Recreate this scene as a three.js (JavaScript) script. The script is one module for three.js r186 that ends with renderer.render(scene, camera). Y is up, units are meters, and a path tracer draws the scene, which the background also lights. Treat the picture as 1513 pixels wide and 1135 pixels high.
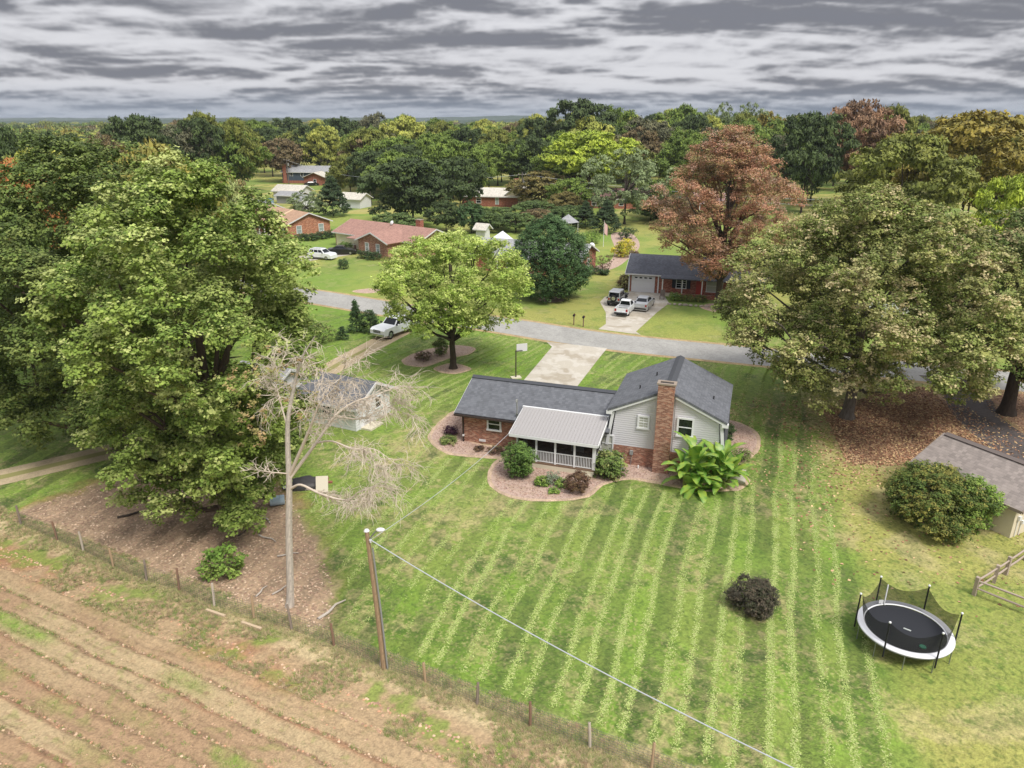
import * as THREE from 'three';
import { mergeGeometries } from 'three/addons/utils/BufferGeometryUtils.js';

// ------------------------------------------------------------------ camera, sky, sun, exposure
const scene = new THREE.Scene();
const camera = new THREE.PerspectiveCamera(55.97, 1024 / 768, 0.5, 9000);
camera.position.set(0, 22, 0);
camera.rotation.set(THREE.MathUtils.degToRad(-20.2), 0, 0);
const renderer = new THREE.WebGLRenderer({ antialias: true });
renderer.setSize(1024, 768);
renderer.toneMapping = THREE.LinearToneMapping;
renderer.toneMappingExposure = 2.45;
renderer.shadowMap.enabled = true;

// seeded noise
function rng(seed) { let a = (seed * 2654435761) >>> 0; return () => { a = (a + 0x6D2B79F5) >>> 0; let t = a; t = Math.imul(t ^ (t >>> 15), t | 1); t ^= t + Math.imul(t ^ (t >>> 7), t | 61); return ((t ^ (t >>> 14)) >>> 0) / 4294967296; }; }
const PERM = new Float32Array(65536); { const r = rng(7); for (let i = 0; i < 65536; i++) PERM[i] = r(); }
const hashAt = (i, j) => PERM[((Math.imul(i, 374761393) + Math.imul(j, 668265263)) >>> 5) & 65535];
function noise(x, y) {
  const i = Math.floor(x), j = Math.floor(y); let a = x - i, b = y - j; a = a * a * (3 - 2 * a); b = b * b * (3 - 2 * b);
  const n00 = hashAt(i, j), n10 = hashAt(i + 1, j), n01 = hashAt(i, j + 1), n11 = hashAt(i + 1, j + 1);
  return n00 + (n10 - n00) * a + (n01 - n00) * b + (n00 - n10 - n01 + n11) * a * b;
}
function fbm(x, y, o = 4) { let s = 0, a = 0.5, t = 0; for (let k = 0; k < o; k++) { s += a * noise(x, y); t += a; x = x * 2.03 + 17.1; y = y * 2.03 - 9.7; a *= 0.5; } return s / t; }
const clamp = (x, a = 0, b = 1) => Math.min(b, Math.max(a, x));
const sstep = (a, b, x) => { const t = clamp((x - a) / (b - a)); return t * t * (3 - 2 * t); };
const mix = (a, b, t) => a + (b - a) * t;

const billow = (x, y, o) => { let s = 0, a = 0.5, t = 0; for (let k = 0; k < o; k++) { s += a * Math.abs(2 * noise(x, y) - 1); t += a; x = x * 2.07 + 5.3; y = y * 2.07 + 1.9; a *= 0.55; } return s / t; };
const deck = (x, z) => { const wx = fbm(x * 0.6 + 3, z * 0.6, 3) * 1.8, wz = fbm(x * 0.6 - 8, z * 0.6 + 5, 3) * 1.8; return (fbm(x * 0.4 + 31 + wx * 0.4, z * 0.5 + 11 + wz * 0.4, 3) - 0.5) * 1.1 + (fbm(x * 1.1 + wx, z * 1.4 + wz, 5) - 0.5) * 0.9 + (0.42 - billow(x * 2.0 + wx, z * 2.6 + wz, 5)) * 0.7; };
{ // overcast sky: stratus layers over the whole dome, brighter towards the zenith as an overcast sky is
  const W = 4096, Hh = 2048, d = new Float32Array(W * Hh * 4);
  for (let r = 0; r < Hh; r++) {
    const el = ((r + 0.5) / Hh - 0.5) * Math.PI, y = Math.sin(el), cy = Math.cos(el), coarse = el > 0.3;
    if (coarse && r % 4) { d.copyWithin(r * W * 4, (r - 1) * W * 4, r * W * 4); continue; }
    for (let c = 0; c < W; c++) {
      const az = ((c + 0.5) / W - 0.5) * 2 * Math.PI, o = (r * W + c) * 4;
      if (coarse && c % 4) { d[o] = d[o - 4]; d[o + 1] = d[o - 3]; d[o + 2] = d[o - 2]; d[o + 3] = 1; continue; }
      let R = 0.1, Gc = 0.105, B = 0.1;
      if (y > -0.02) {
        const yy = Math.max(y, 0), k = 1.45 / (yy + 0.11), x = Math.cos(az) * cy * k, z = Math.sin(az) * cy * k * 1.15;
        let t = deck(x, z); if (!coarse) t += (t - deck(x * 1.06, z * 1.06)) * 0.55; // cloud relief shading put into the brightness: bright upper edges, dark undersides
        const e = 1 / (1 + Math.exp(-(t - 0.005 - 0.19 * sstep(0.05, 0.19, yy)) * 7)), rim = sstep(0.0, 0.045, yy), cie = (1 + 2 * Math.pow(yy, 1.5)) / 1.05;
        R = mix(0.195, 0.93, e); Gc = mix(0.205, 0.935, e); B = mix(0.242, 0.98, e);
        R = mix(mix(0.36, R, 0.4), R, rim) * cie * 0.325; Gc = mix(mix(0.44, Gc, 0.4), Gc, rim) * cie * 0.325; B = mix(mix(0.56, B, 0.4), B, rim) * cie * 0.325;
      }
      d[o] = R; d[o + 1] = Gc; d[o + 2] = B; d[o + 3] = 1;
    }
  }
  const t = new THREE.DataTexture(d, W, Hh, THREE.RGBAFormat, THREE.FloatType);
  t.mapping = THREE.EquirectangularReflectionMapping; t.magFilter = THREE.LinearFilter; t.colorSpace = THREE.LinearSRGBColorSpace; t.needsUpdate = true;
  scene.background = t; scene.environment = t;
}
const sun = new THREE.DirectionalLight(new THREE.Color(1, 0.965, 0.9), 1.5);
sun.position.set(45, 110, 20); sun.target.position.set(0, 0, -45);
sun.shadow.radius = 36; sun.castShadow = true; sun.shadow.mapSize.set(4096, 4096);
Object.assign(sun.shadow.camera, { left: -90, right: 90, top: 90, bottom: -90, near: 1, far: 320 });
scene.add(sun, sun.target);

// ------------------------------------------------------------------ helpers
const lin = (v) => { v /= 255; return v <= 0.04045 ? v / 12.92 : Math.pow((v + 0.055) / 1.055, 2.4); };
const C = (r, g, b) => [lin(r), lin(g), lin(b)];
const SRGB = new Uint8ClampedArray(4096); for (let i = 0; i < 4096; i++) { const v = i / 4095; SRGB[i] = Math.round(255 * (v <= 0.0031308 ? 12.92 * v : 1.055 * Math.pow(v, 1 / 2.4) - 0.055)); }
const toS = (v) => SRGB[v <= 0 ? 0 : v >= 1 ? 4095 : (v * 4095) | 0];
function texture(w, h, fn, srgb = true) { // fn(i, j, out) writes linear rgb
  const d = new Uint8Array(w * h * 4), o = [0, 0, 0];
  for (let j = 0; j < h; j++) for (let i = 0; i < w; i++) { fn(i, j, o); const k = (j * w + i) * 4; if (srgb) { d[k] = toS(o[0]); d[k + 1] = toS(o[1]); d[k + 2] = toS(o[2]); } else { d[k] = d[k + 1] = d[k + 2] = clamp(o[0]) * 255; } d[k + 3] = 255; }
  const t = new THREE.DataTexture(d, w, h); t.wrapS = t.wrapT = THREE.RepeatWrapping; t.magFilter = THREE.LinearFilter; t.minFilter = THREE.LinearMipmapLinearFilter; t.generateMipmaps = true; if (srgb) t.colorSpace = THREE.SRGBColorSpace; t.needsUpdate = true; return t;
}
const wrapN = (x, y, p) => { // tileable noise of period p cells
  const i = Math.floor(x), j = Math.floor(y); let a = x - i, b = y - j; a = a * a * (3 - 2 * a); b = b * b * (3 - 2 * b); const m = (v) => ((v % p) + p) % p;
  return mix(mix(hashAt(m(i), m(j) + 977), hashAt(m(i + 1), m(j) + 977), a), mix(hashAt(m(i), m(j + 1) + 977), hashAt(m(i + 1), m(j + 1) + 977), a), b);
};
const tileF = (u, v, p) => (wrapN(u * p, v * p, p) * 0.5 + wrapN(u * p * 2, v * p * 2, p * 2) * 0.3 + wrapN(u * p * 4, v * p * 4, p * 4) * 0.2);
const std = (color, roughness = 0.85, extra = {}) => { const m = new THREE.MeshStandardMaterial({ roughness, ...extra }); m.color.setRGB(...color); return m; };
const phys = (color, roughness, extra = {}) => { const m = new THREE.MeshPhysicalMaterial({ roughness, ...extra }); m.color.setRGB(...color); return m; };

const taken = new Map();
function numbered(n) { const k = taken.get(n) ?? 0; taken.set(n, k + 1); return k ? `${n}_${String(k).padStart(3, '0')}` : n; }
function thing(name, label, category, x = 0, z = 0, turn = 0, group, y = 0) {
  const o = new THREE.Group(); o.name = numbered(name); o.position.set(x, y, z); o.rotation.y = turn; o.userData = { label, category }; if (group) o.userData.group = group; scene.add(o); return o;
}
function part(name, geo, mat, parent, label) { const m = new THREE.Mesh(geo, mat); m.name = name; if (label) m.userData.label = label; parent.add(m); return m; }
function single(name, geo, mat, label, category, x = 0, y = 0, z = 0, turn = 0, group) { const m = part(numbered(name), geo, mat, scene); m.position.set(x, y, z); m.rotation.y = turn; m.userData = { label, category }; if (group) m.userData.group = group; return m; }
function structure(name, geo, mat, y = 0) { const m = part(numbered(name), geo, mat, scene); m.position.y = y; m.userData.kind = 'structure'; return m; }
function place(o, x, y, z, rx = 0, ry = 0, rz = 0) { o.position.set(x, y, z); o.rotation.set(rx, ry, rz); return o; }
const box = (w, h, d, x = 0, y = 0, z = 0, rx = 0, ry = 0, rz = 0) => { const g = new THREE.BoxGeometry(w, h, d); if (rx || ry || rz) g.applyMatrix4(new THREE.Matrix4().makeRotationFromEuler(new THREE.Euler(rx, ry, rz))); return g.translate(x, y, z); };
const cyl = (r0, r1, h, x = 0, y = 0, z = 0, n = 10) => new THREE.CylinderGeometry(r1, r0, h, n).translate(x, y + h / 2, z);
const merge = (list) => { const idx = list.some((g) => !g.index); return mergeGeometries(list.map((g) => { const q = idx && g.index ? g.toNonIndexed() : g.clone(); for (const k of Object.keys(q.attributes)) if (!['position', 'normal', 'uv'].includes(k)) q.deleteAttribute(k); if (!q.attributes.uv) q.setAttribute('uv', new THREE.BufferAttribute(new Float32Array(q.attributes.position.count * 2), 2)); if (!q.attributes.normal) q.computeVertexNormals(); return q; })); };
function metreUV(g, s = 1) { // box mapping in metres
  g = g.index ? g.toNonIndexed() : g; g.computeVertexNormals(); const p = g.attributes.position, n = g.attributes.normal, uv = new Float32Array(p.count * 2);
  for (let i = 0; i < p.count; i += 3) {
    const ax = Math.abs(n.getX(i)), ay = Math.abs(n.getY(i)), az = Math.abs(n.getZ(i));
    for (let k = i; k < i + 3; k++) { const x = p.getX(k), y = p.getY(k), z = p.getZ(k); if (ay > 0.93) { uv[k * 2] = x / s; uv[k * 2 + 1] = z / s; } else if (ax > az) { uv[k * 2] = z / s; uv[k * 2 + 1] = (ay > 0.3 ? Math.hypot(x, y) * 1.0 : y) / s; } else { uv[k * 2] = x / s; uv[k * 2 + 1] = (ay > 0.3 ? (Math.abs(z) + y) * 0.75 : y) / s; } }
  }
  g.setAttribute('uv', new THREE.BufferAttribute(uv, 2)); return g;
}
function tube(pts, radii, sides = 7) { // tapered tube along points
  const n = pts.length, P = pts.map((p) => p.isVector3 ? p : new THREE.Vector3(...p)), pos = [], idx = [], uv = []; let up = new THREE.Vector3(0.31, 0.2, 0.93).normalize(), len = 0;
  for (let i = 0; i < n; i++) {
    const t = P[Math.min(n - 1, i + 1)].clone().sub(P[Math.max(0, i - 1)]).normalize(), a = new THREE.Vector3().crossVectors(t, up).normalize(), b = new THREE.Vector3().crossVectors(t, a).normalize(); up = b.clone().negate(); if (i) len += P[i].distanceTo(P[i - 1]);
    for (let k = 0; k <= sides; k++) { const an = k / sides * Math.PI * 2, r = radii[i]; pos.push(P[i].x + (a.x * Math.cos(an) + b.x * Math.sin(an)) * r, P[i].y + (a.y * Math.cos(an) + b.y * Math.sin(an)) * r, P[i].z + (a.z * Math.cos(an) + b.z * Math.sin(an)) * r); uv.push(k / sides * 2, len); }
    if (i) for (let k = 0; k < sides; k++) { const q = (i - 1) * (sides + 1) + k, w = q + sides + 1; idx.push(q, q + 1, w, q + 1, w + 1, w); }
  }
  const g = new THREE.BufferGeometry(); g.setAttribute('position', new THREE.Float32BufferAttribute(pos, 3)); g.setAttribute('uv', new THREE.Float32BufferAttribute(uv, 2)); g.setIndex(idx); g.computeVertexNormals(); return g;
}
function flat(pts, y = 0, seg) { // ground polygon, pts = [[x, z], ...]; smooth closed curve if seg
  let v = pts.map(([x, z]) => new THREE.Vector2(x, -z));
  if (seg) { const c = new THREE.CatmullRomCurve3(pts.map(([x, z]) => new THREE.Vector3(x, 0, z)), true, 'catmullrom', 0.5); v = c.getPoints(seg).slice(0, -1).map((q) => new THREE.Vector2(q.x, -q.z)); }
  const g = new THREE.ShapeGeometry(new THREE.Shape(v)).rotateX(-Math.PI / 2).translate(0, y, 0), p = g.attributes.position, uv = g.attributes.uv;
  for (let i = 0; i < p.count; i++) uv.setXY(i, p.getX(i), p.getZ(i)); return g;
}
function inPoly(x, z, P) { let c = false; for (let i = 0, j = P.length - 1; i < P.length; j = i++) if ((P[i][1] > z) !== (P[j][1] > z) && x < (P[j][0] - P[i][0]) * (z - P[i][1]) / (P[j][1] - P[i][1]) + P[i][0]) c = !c; return c; }
function polyD(x, z, P) { // signed distance, inside negative
  let d = 1e9; for (let i = 0, j = P.length - 1; i < P.length; j = i++) { const ax = P[j][0], az = P[j][1], bx = P[i][0] - ax, bz = P[i][1] - az, t = clamp(((x - ax) * bx + (z - az) * bz) / (bx * bx + bz * bz)), q = Math.hypot(x - ax - bx * t, z - az - bz * t); if (q < d) d = q; } return inPoly(x, z, P) ? -d : d;
}

// ------------------------------------------------------------------ ground: one sheet, painted with what grows or lies on it
const DIRT = [[-29.5, -36.6], [-28.3, -39.5], [-26.7, -41.3], [-24.4, -43.4], [-21.2, -44.4], [-15.9, -42.7], [-13.2, -38.7], [-10.9, -34.6], [-8.9, -30.8], [-8.0, -26.4], [-10.1, -27.0]];
const LITTER = [[25.3, -53.5], [24.2, -48.6], [23.2, -44.4], [25.8, -44.2], [29.7, -45.4], [34, -43.6], [35.4, -51.0], [37.6, -59.0], [33, -58.5], [29, -55.5]];
const LITTER2 = [[37.4, -47.5], [38.4, -53], [40.2, -58], [46, -57.5], [54, -50], [48, -44]];
const fenceS = (x, z) => ((z + 36.5) - 0.5 * (x + 28.3)) / 1.118; // > 0 on the field side of the wire fence
const ROAD = [[-96, -112], [-60, -108], [-42, -101.5], [-27.4, -93.9], [-14, -86], [-0.8, -79.0], [9.4, -73.2], [23.3, -68.0], [37, -63.3], [50, -58.6], [75, -51], [110, -44]];
const roadZ = (x) => { let i = 0; while (i < ROAD.length - 2 && ROAD[i + 1][0] < x) i++; return mix(ROAD[i][1], ROAD[i + 1][1], (x - ROAD[i][0]) / (ROAD[i + 1][0] - ROAD[i][0])); };
const gc = [0, 0, 0];
const setc = (c) => { gc[0] = c[0]; gc[1] = c[1]; gc[2] = c[2]; };
const addc = (c, t) => { if (t <= 0) return; if (t > 1) t = 1; gc[0] += (c[0] - gc[0]) * t; gc[1] += (c[1] - gc[1]) * t; gc[2] += (c[2] - gc[2]) * t; };
const K = { lush: C(88, 116, 40), mid: C(120, 138, 60), pale: C(164, 178, 110), bright: C(116, 148, 50), dry: C(174, 162, 112), straw: C(184, 166, 128), deep: C(62, 88, 30), soil: C(160, 132, 102), red: C(160, 112, 82), clod: C(122, 98, 76), mauve: C(166, 142, 116), litter: C(150, 118, 96), litterL: C(186, 154, 126), yel: C(160, 154, 84) };
const LINE = (p, w) => Math.exp(-p * p / (w * w));
function groundColor(x, z, fine) {
  const n1 = fbm(x * 0.11, z * 0.11, 3), n2 = fbm(x * 0.55 + 40, z * 0.55, 3), n3 = fbm(x * 2.3, z * 2.3 + 9, 3), n4 = fine ? fbm(x * 9, z * 9, 2) : 0.5, n5 = fine ? noise(x * 27 + 5, z * 27) : 0.5;
  setc(K.mid);
  const fs = fenceS(x, z);
  if (z > roadZ(x)) {
    const back = z > -46.5 + 0.317 * 0 && fs < 0, right = sstep(16.6, 18.4, x + (z + 30) * 0.27 + (n2 - 0.5) * 2);
    addc(K.lush, sstep(0.37, 0.62, n1 * 0.55 + n2 * 0.45 + (n3 - 0.5) * 0.25) * 0.8);
    addc(K.dry, sstep(0.51, 0.68, n2 * 0.45 + n3 * 0.55) * 0.65); addc(K.bright, sstep(0.5, 0.7, fbm(x * 0.33 - 20, z * 0.33 + 4, 2)) * 0.5);
    if (z < -55 && x < 13 + (z + 55) * -0.3) addc(K.bright, 0.45);
    addc(K.yel, right * 0.75); addc(K.dry, right * sstep(0.45, 0.68, n2) * 0.7); addc(K.mid, right * sstep(0.5, 0.7, n1) * 0.5);
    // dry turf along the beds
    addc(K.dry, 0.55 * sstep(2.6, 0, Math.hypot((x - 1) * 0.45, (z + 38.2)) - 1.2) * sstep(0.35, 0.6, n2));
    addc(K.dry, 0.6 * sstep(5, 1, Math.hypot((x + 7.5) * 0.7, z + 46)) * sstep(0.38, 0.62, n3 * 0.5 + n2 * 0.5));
    addc(K.deep, 0.7 * sstep(0.60, 0.74, n2 * 0.6 + fbm(x * 1.1 + 60, z * 1.1, 2) * 0.4) * (1 - right * 0.6)); addc(K.lush, 0.6 * sstep(0.6, 0.75, n3) * sstep(0.45, 0.6, n1)); if (fine) { addc(K.deep, sstep(0.54, 0.74, fbm(x * 6 - 11, z * 6, 3)) * 0.45); addc(K.dry, sstep(0.54, 0.74, fbm(x * 10 + 30, z * 10, 3)) * 0.5 * sstep(0.3, 0.6, n2)); }
    addc(K.straw, 0.75 * sstep(0.8, 0.2, Math.hypot((x - 6.5) * 0.6, z + 63.2) + (n3 - 0.5) * 1.4));
    // fallen leaves on the oak side
    let d = polyD(x, z, LITTER) + (n2 - 0.5) * 2.4 + (n3 - 0.5) * 1.2; addc(K.litter, sstep(0.9, -0.9, d)); addc(K.litterL, sstep(0.4, -0.6, d) * sstep(0.45, 0.75, n4 * 0.7 + n5 * 0.3) * 0.6);
    addc(K.litterL, sstep(7, 0, d) * sstep(0.5, 0.72, n4 * 0.55 + n3 * 0.25 + 0.2 * n5) * 0.7);
    d = polyD(x, z, LITTER2) + (n2 - 0.5) * 2; addc(K.litter, sstep(0.8, -0.8, d)); addc(K.litterL, sstep(0.4, -0.6, d) * sstep(0.5, 0.8, n4) * 0.5);
    // bare ground with old leaves under the trees by the fence
    d = polyD(x, z, DIRT) + (n2 - 0.5) * 2.2 + (n3 - 0.5) * 1.0; addc(K.red, 0.55 * sstep(1.2, -0.2, Math.abs(d)) * (z < -38 ? 1 : 0.25)); addc(K.mauve, sstep(0.5, -0.9, d)); addc(K.litterL, sstep(0.2, -0.8, d) * sstep(0.5, 0.75, n4 * 0.6 + n3 * 0.4) * 0.6); addc(K.clod, sstep(0.2, -0.8, d) * sstep(0.55, 0.8, n5) * 0.4);
    // verge and ploughed field beyond the fence
    const f = fs + (n2 - 0.5) * 1.1 + (n3 - 0.5) * 0.5;
    if (f > -1) {
      addc(K.straw, sstep(-0.7, 0.5, f)); addc(K.soil, sstep(0.6, 1.6, f) * 0.7);
      addc(K.red, sstep(1.2, 2.2, f) * sstep(0.48, 0.68, n1 * 0.5 + n2 * 0.5) * 0.8 * sstep(6, -14, x));
      addc(K.mid, sstep(0.4, 1.2, f) * sstep(4.6, 2.2, f) * sstep(0.5, 0.66, n2 * 0.7 + n3 * 0.3) * 0.85);
      const g = sstep(3.2, 4.4, f); addc(K.soil, g);
      const row = fs * 0.95 + (n2 - 0.5) * 0.22 + (n1 - 0.5) * 0.25 + (n3 - 0.5) * 0.16, q = row - Math.floor(row), gap = noise(Math.floor(row) * 3.7, (x + z) * 0.14);
      addc(K.straw, g * sstep(0.35, 0.6, noise(Math.floor(row) * 1.9 + 5, (x * 0.9 + z * 0.4) * 0.11)) * 0.6 * sstep(0.05, 0.3, q));
      addc(K.red, g * sstep(0.5, 0.75, gap) * 0.55 * LINE(q - 0.12, 0.14)); { const q2 = (row * 3.1) % 1; addc(K.clod, g * LINE(q2 - 0.5, 0.16) * sstep(0.42, 0.66, n3) * 0.5); }; addc(K.clod, g * LINE(q - 0.06, 0.10) * sstep(0.3, 0.58, n3) * 0.7);
      addc(K.bright, g * sstep(0.62, 0.74, fbm(x * 0.16 + Math.floor(row) * 7.3, z * 0.16, 2)) * LINE(q - 0.5, 0.36) * (0.4 + 0.6 * n3) * 1.1);
      addc(K.mid, g * sstep(0.6, 0.75, n3) * LINE(q - 0.5, 0.3) * 0.35); addc(K.clod, g * sstep(0.62, 0.8, n4) * 0.4);
      addc(K.lush, sstep(0, 1.5, polyD(x, z, [[-21, -19.5], [-14, -19], [-15, -10], [-30, -10]]) * -1 + n3 * 1.2) * 0.8);
    }
  } else {
    addc(K.yel, sstep(0.4, 0.62, n1) * 0.7); addc(K.lush, sstep(0.5, 0.68, n2) * 0.45); addc(K.dry, sstep(0.55, 0.72, n3 * 0.5 + n2 * 0.5) * 0.4); addc(K.bright, sstep(0.5, 0.7, fbm(x * 0.05 + 3, z * 0.05, 2)) * 0.4);
  }
  const s = 0.52 + 0.58 * n4 + 0.38 * n5; gc[0] *= s; gc[1] *= s; gc[2] *= s;
}
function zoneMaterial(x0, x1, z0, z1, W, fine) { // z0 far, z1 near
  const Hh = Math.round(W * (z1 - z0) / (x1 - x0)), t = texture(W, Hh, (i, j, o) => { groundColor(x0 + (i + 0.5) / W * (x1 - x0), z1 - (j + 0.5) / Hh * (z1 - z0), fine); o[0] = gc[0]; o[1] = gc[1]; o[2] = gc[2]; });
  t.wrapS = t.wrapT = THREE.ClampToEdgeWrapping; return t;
}
let nearMaterial;
// mown grass leans the way the mower went, lane by lane: the lean is in the surface normal
function leanMap(x0, x1, z0, z1, W) {
  const Hh = Math.round(W * (z1 - z0) / (x1 - x0)), d = new Uint8Array(W * Hh * 4);
  for (let j = 0; j < Hh; j++) for (let i = 0; i < W; i++) {
    const x = x0 + (i + 0.5) / W * (x1 - x0), z = z1 - (j + 0.5) / Hh * (z1 - z0), k = (j * W + i) * 4; let nx = 0, nz = 0;
    if (z > roadZ(x) && fenceS(x, z) < -0.6 && x + (z + 30) * 0.27 < 17.2 && z < -14) {
      const wob = (noise(x * 0.25, z * 0.25) - 0.5) * 0.3, back = z > -55 || x > 13 + (z + 55) * -0.3, u = back ? x * 0.948 + z * 0.317 + wob + (z + 35) * 0.012 * (x - 6) * 0.3 : x * 0.85 + z * 0.53 + wob, p = back ? 2.15 : 1.7, lane = Math.floor(u / p), q = (u - lane * p - p / 2 + (hashAt(lane, 77) - 0.5) * 0.2), m = Math.abs(q), keep = 0.4 + 0.6 * sstep(0.28, 0.55, fbm(x * 0.22 + 9, z * 0.22, 2)), s = keep * mix((m < p * 0.215 ? 0.15 : -0.68) * (0.6 + 0.4 * hashAt(lane, 31)), 1.15, LINE(m - p * 0.215, 0.13) * (0.45 + 0.55 * hashAt(lane, q > 0 ? 5 : 9)));
      nx = (back ? -0.317 : -0.53) * s; nz = (back ? 0.948 : 0.85) * s;
    }
    const l = Math.hypot(nx, 1, nz); d[k] = (nx / l * 0.5 + 0.5) * 255; d[k + 1] = (-nz / l * 0.5 + 0.5) * 255; d[k + 2] = (1 / l * 0.5 + 0.5) * 255; d[k + 3] = 255;
  }
  const t = new THREE.DataTexture(d, W, Hh); t.magFilter = THREE.LinearFilter; t.needsUpdate = true; return t;
}
const grassBump = texture(512, 512, (i, j, o) => { const u = i / 512, v = j / 512; o[0] = tileF(u, v, 24) * 0.6 + wrapN(u * 128, v * 128, 128) * 0.4; }, false);
{
  const zones = [[-38, 38, -48, -12, 2048, true], [-56, 60, -84, -48, 2048, true], [-120, 120, -180, -84, 2048, false]], mats = [], pos = [], uv = [], uv1 = [], idx = [], groups = [];
  const quad = (x0, x1, z0, z1, y, mi, u) => { const b = pos.length / 3; for (const [x, z] of [[x0, z1], [x1, z1], [x1, z0], [x0, z0]]) { pos.push(x, y, z); uv.push((x - u[0]) / (u[1] - u[0]), (u[3] - z) / (u[3] - u[2])); uv1.push(x / 6, z / 6); } groups.push([idx.length, 6, mi]); idx.push(b, b + 1, b + 2, b, b + 2, b + 3); };
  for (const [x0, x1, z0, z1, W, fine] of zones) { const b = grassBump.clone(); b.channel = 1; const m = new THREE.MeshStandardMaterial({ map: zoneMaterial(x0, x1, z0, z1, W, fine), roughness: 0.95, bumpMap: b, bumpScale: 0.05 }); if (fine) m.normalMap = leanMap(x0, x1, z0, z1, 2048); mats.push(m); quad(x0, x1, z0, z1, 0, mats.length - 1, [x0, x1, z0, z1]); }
  const far = texture(1024, 1024, (i, j, o) => { const u = i / 1024, v = j / 1024, a = tileF(u, v, 8), b = tileF(u + 0.3, v, 32); setc(K.mid); addc(K.yel, sstep(0.4, 0.6, a)); addc(K.lush, sstep(0.5, 0.7, b) * 0.6); addc(K.dry, sstep(0.55, 0.7, tileF(v, u, 12)) * 0.4); const s = 0.8 + 0.4 * tileF(u, v, 128); o[0] = gc[0] * s; o[1] = gc[1] * s; o[2] = gc[2] * s; });
  nearMaterial = mats[0].clone(); nearMaterial.normalMap = null; mats.push(new THREE.MeshStandardMaterial({ map: far, roughness: 0.95 })); const fi = mats.length - 1, U = [0, 90, 0, 90];
  quad(-4500, -38, -48, 40, 0, fi, U); quad(38, 4500, -48, 40, 0, fi, U); quad(-38, 38, -12, 40, 0, fi, U); quad(-4500, -56, -84, -48, 0, fi, U); quad(60, 4500, -84, -48, 0, fi, U);
  quad(-4500, -120, -180, -84, 0, fi, U); quad(120, 4500, -180, -84, 0, fi, U); quad(-4500, 4500, -6000, -180, 0, fi, U);
  const g = new THREE.BufferGeometry(); g.setAttribute('position', new THREE.Float32BufferAttribute(pos, 3)); g.setAttribute('uv', new THREE.Float32BufferAttribute(uv, 2)); g.setAttribute('uv1', new THREE.Float32BufferAttribute(uv1, 2)); g.setIndex(idx); g.computeVertexNormals(); groups.forEach((q) => g.addGroup(...q));
  structure('ground', g, mats);
}
// ploughed field: low ridges running along the fence
{
  const pos = [], uv = [], uv1 = [], idx = [], NA = 170, NB = 190; let n = 0;
  for (let i = 0; i <= NA; i++) for (let j = 0; j <= NB; j++) {
    const a = -12 + i * 0.36, f = 2.6 + j * 0.1, x = -28.3 + a * 0.894 - f * 0.447, z = -36.5 + a * 0.447 + f * 0.894, row = f * 0.95 + (fbm(x * 0.55 + 40, z * 0.55, 3) - 0.5) * 0.22 + (fbm(x * 0.11, z * 0.11, 3) - 0.5) * 0.25, q = row - Math.floor(row), e = sstep(0, 8, j) * sstep(0, 8, NB - j) * sstep(0, 6, i) * sstep(0, 6, NA - i);
    const y = 0.006 + e * (0.05 + 0.05 * (0.5 + fbm(x * 0.5, z * 0.5, 2)) * (LINE(q - 0.26, 0.13) + LINE(q - 0.86, 0.08) * 0.7) - 0.045 * LINE(q - 0.06, 0.09) + 0.05 * fbm(x * 3, z * 3, 3) + 0.035 * noise(x * 9, z * 9)); pos.push(x, y, z); uv.push((x + 38) / 76, (-12 - z) / 36); uv1.push(x / 6, z / 6); if (i && j) { const p = n - NB - 1; idx.push(p - 1, n - 1, p, p, n - 1, n); } n++;
  }
  const g = new THREE.BufferGeometry(); g.setAttribute('position', new THREE.Float32BufferAttribute(pos, 3)); g.setAttribute('uv', new THREE.Float32BufferAttribute(uv, 2)); g.setAttribute('uv1', new THREE.Float32BufferAttribute(uv1, 2)); g.setIndex(idx); g.computeVertexNormals(); if (g.attributes.normal.getY(400) < 0) { g.setIndex(idx.reverse()); g.computeVertexNormals(); } structure('ploughed_field', g, nearMaterial);
}
// far hills on the horizon
{
  const pos = [], idx = [], N = 220, r = rng(5);
  for (const [zz, hh, s] of [[-1500, 9, 0.004], [-2600, 17, 0.0022], [-4200, 34, 0.0013]]) { const b = pos.length / 3; for (let i = 0; i <= N; i++) { const x = (i / N - 0.5) * 2.3 * -zz, top = hh * (0.35 + fbm(x * s + zz, 3, 4)) + (noise(x * 0.06, zz) * 4 + noise(x * 0.019, zz + 9) * 5); pos.push(x, -2, zz + 60, x, top * 0.8, zz, x, -2, zz - 260); if (i) { const q = b + (i - 1) * 3; idx.push(q, q + 3, q + 1, q + 3, q + 4, q + 1, q + 1, q + 4, q + 2, q + 4, q + 5, q + 2); } } }
  const g = new THREE.BufferGeometry(); g.setAttribute('position', new THREE.Float32BufferAttribute(pos, 3)); g.setIndex(idx); g.computeVertexNormals();
  structure('hills', g, std(C(50, 66, 44), 1));
}
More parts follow.
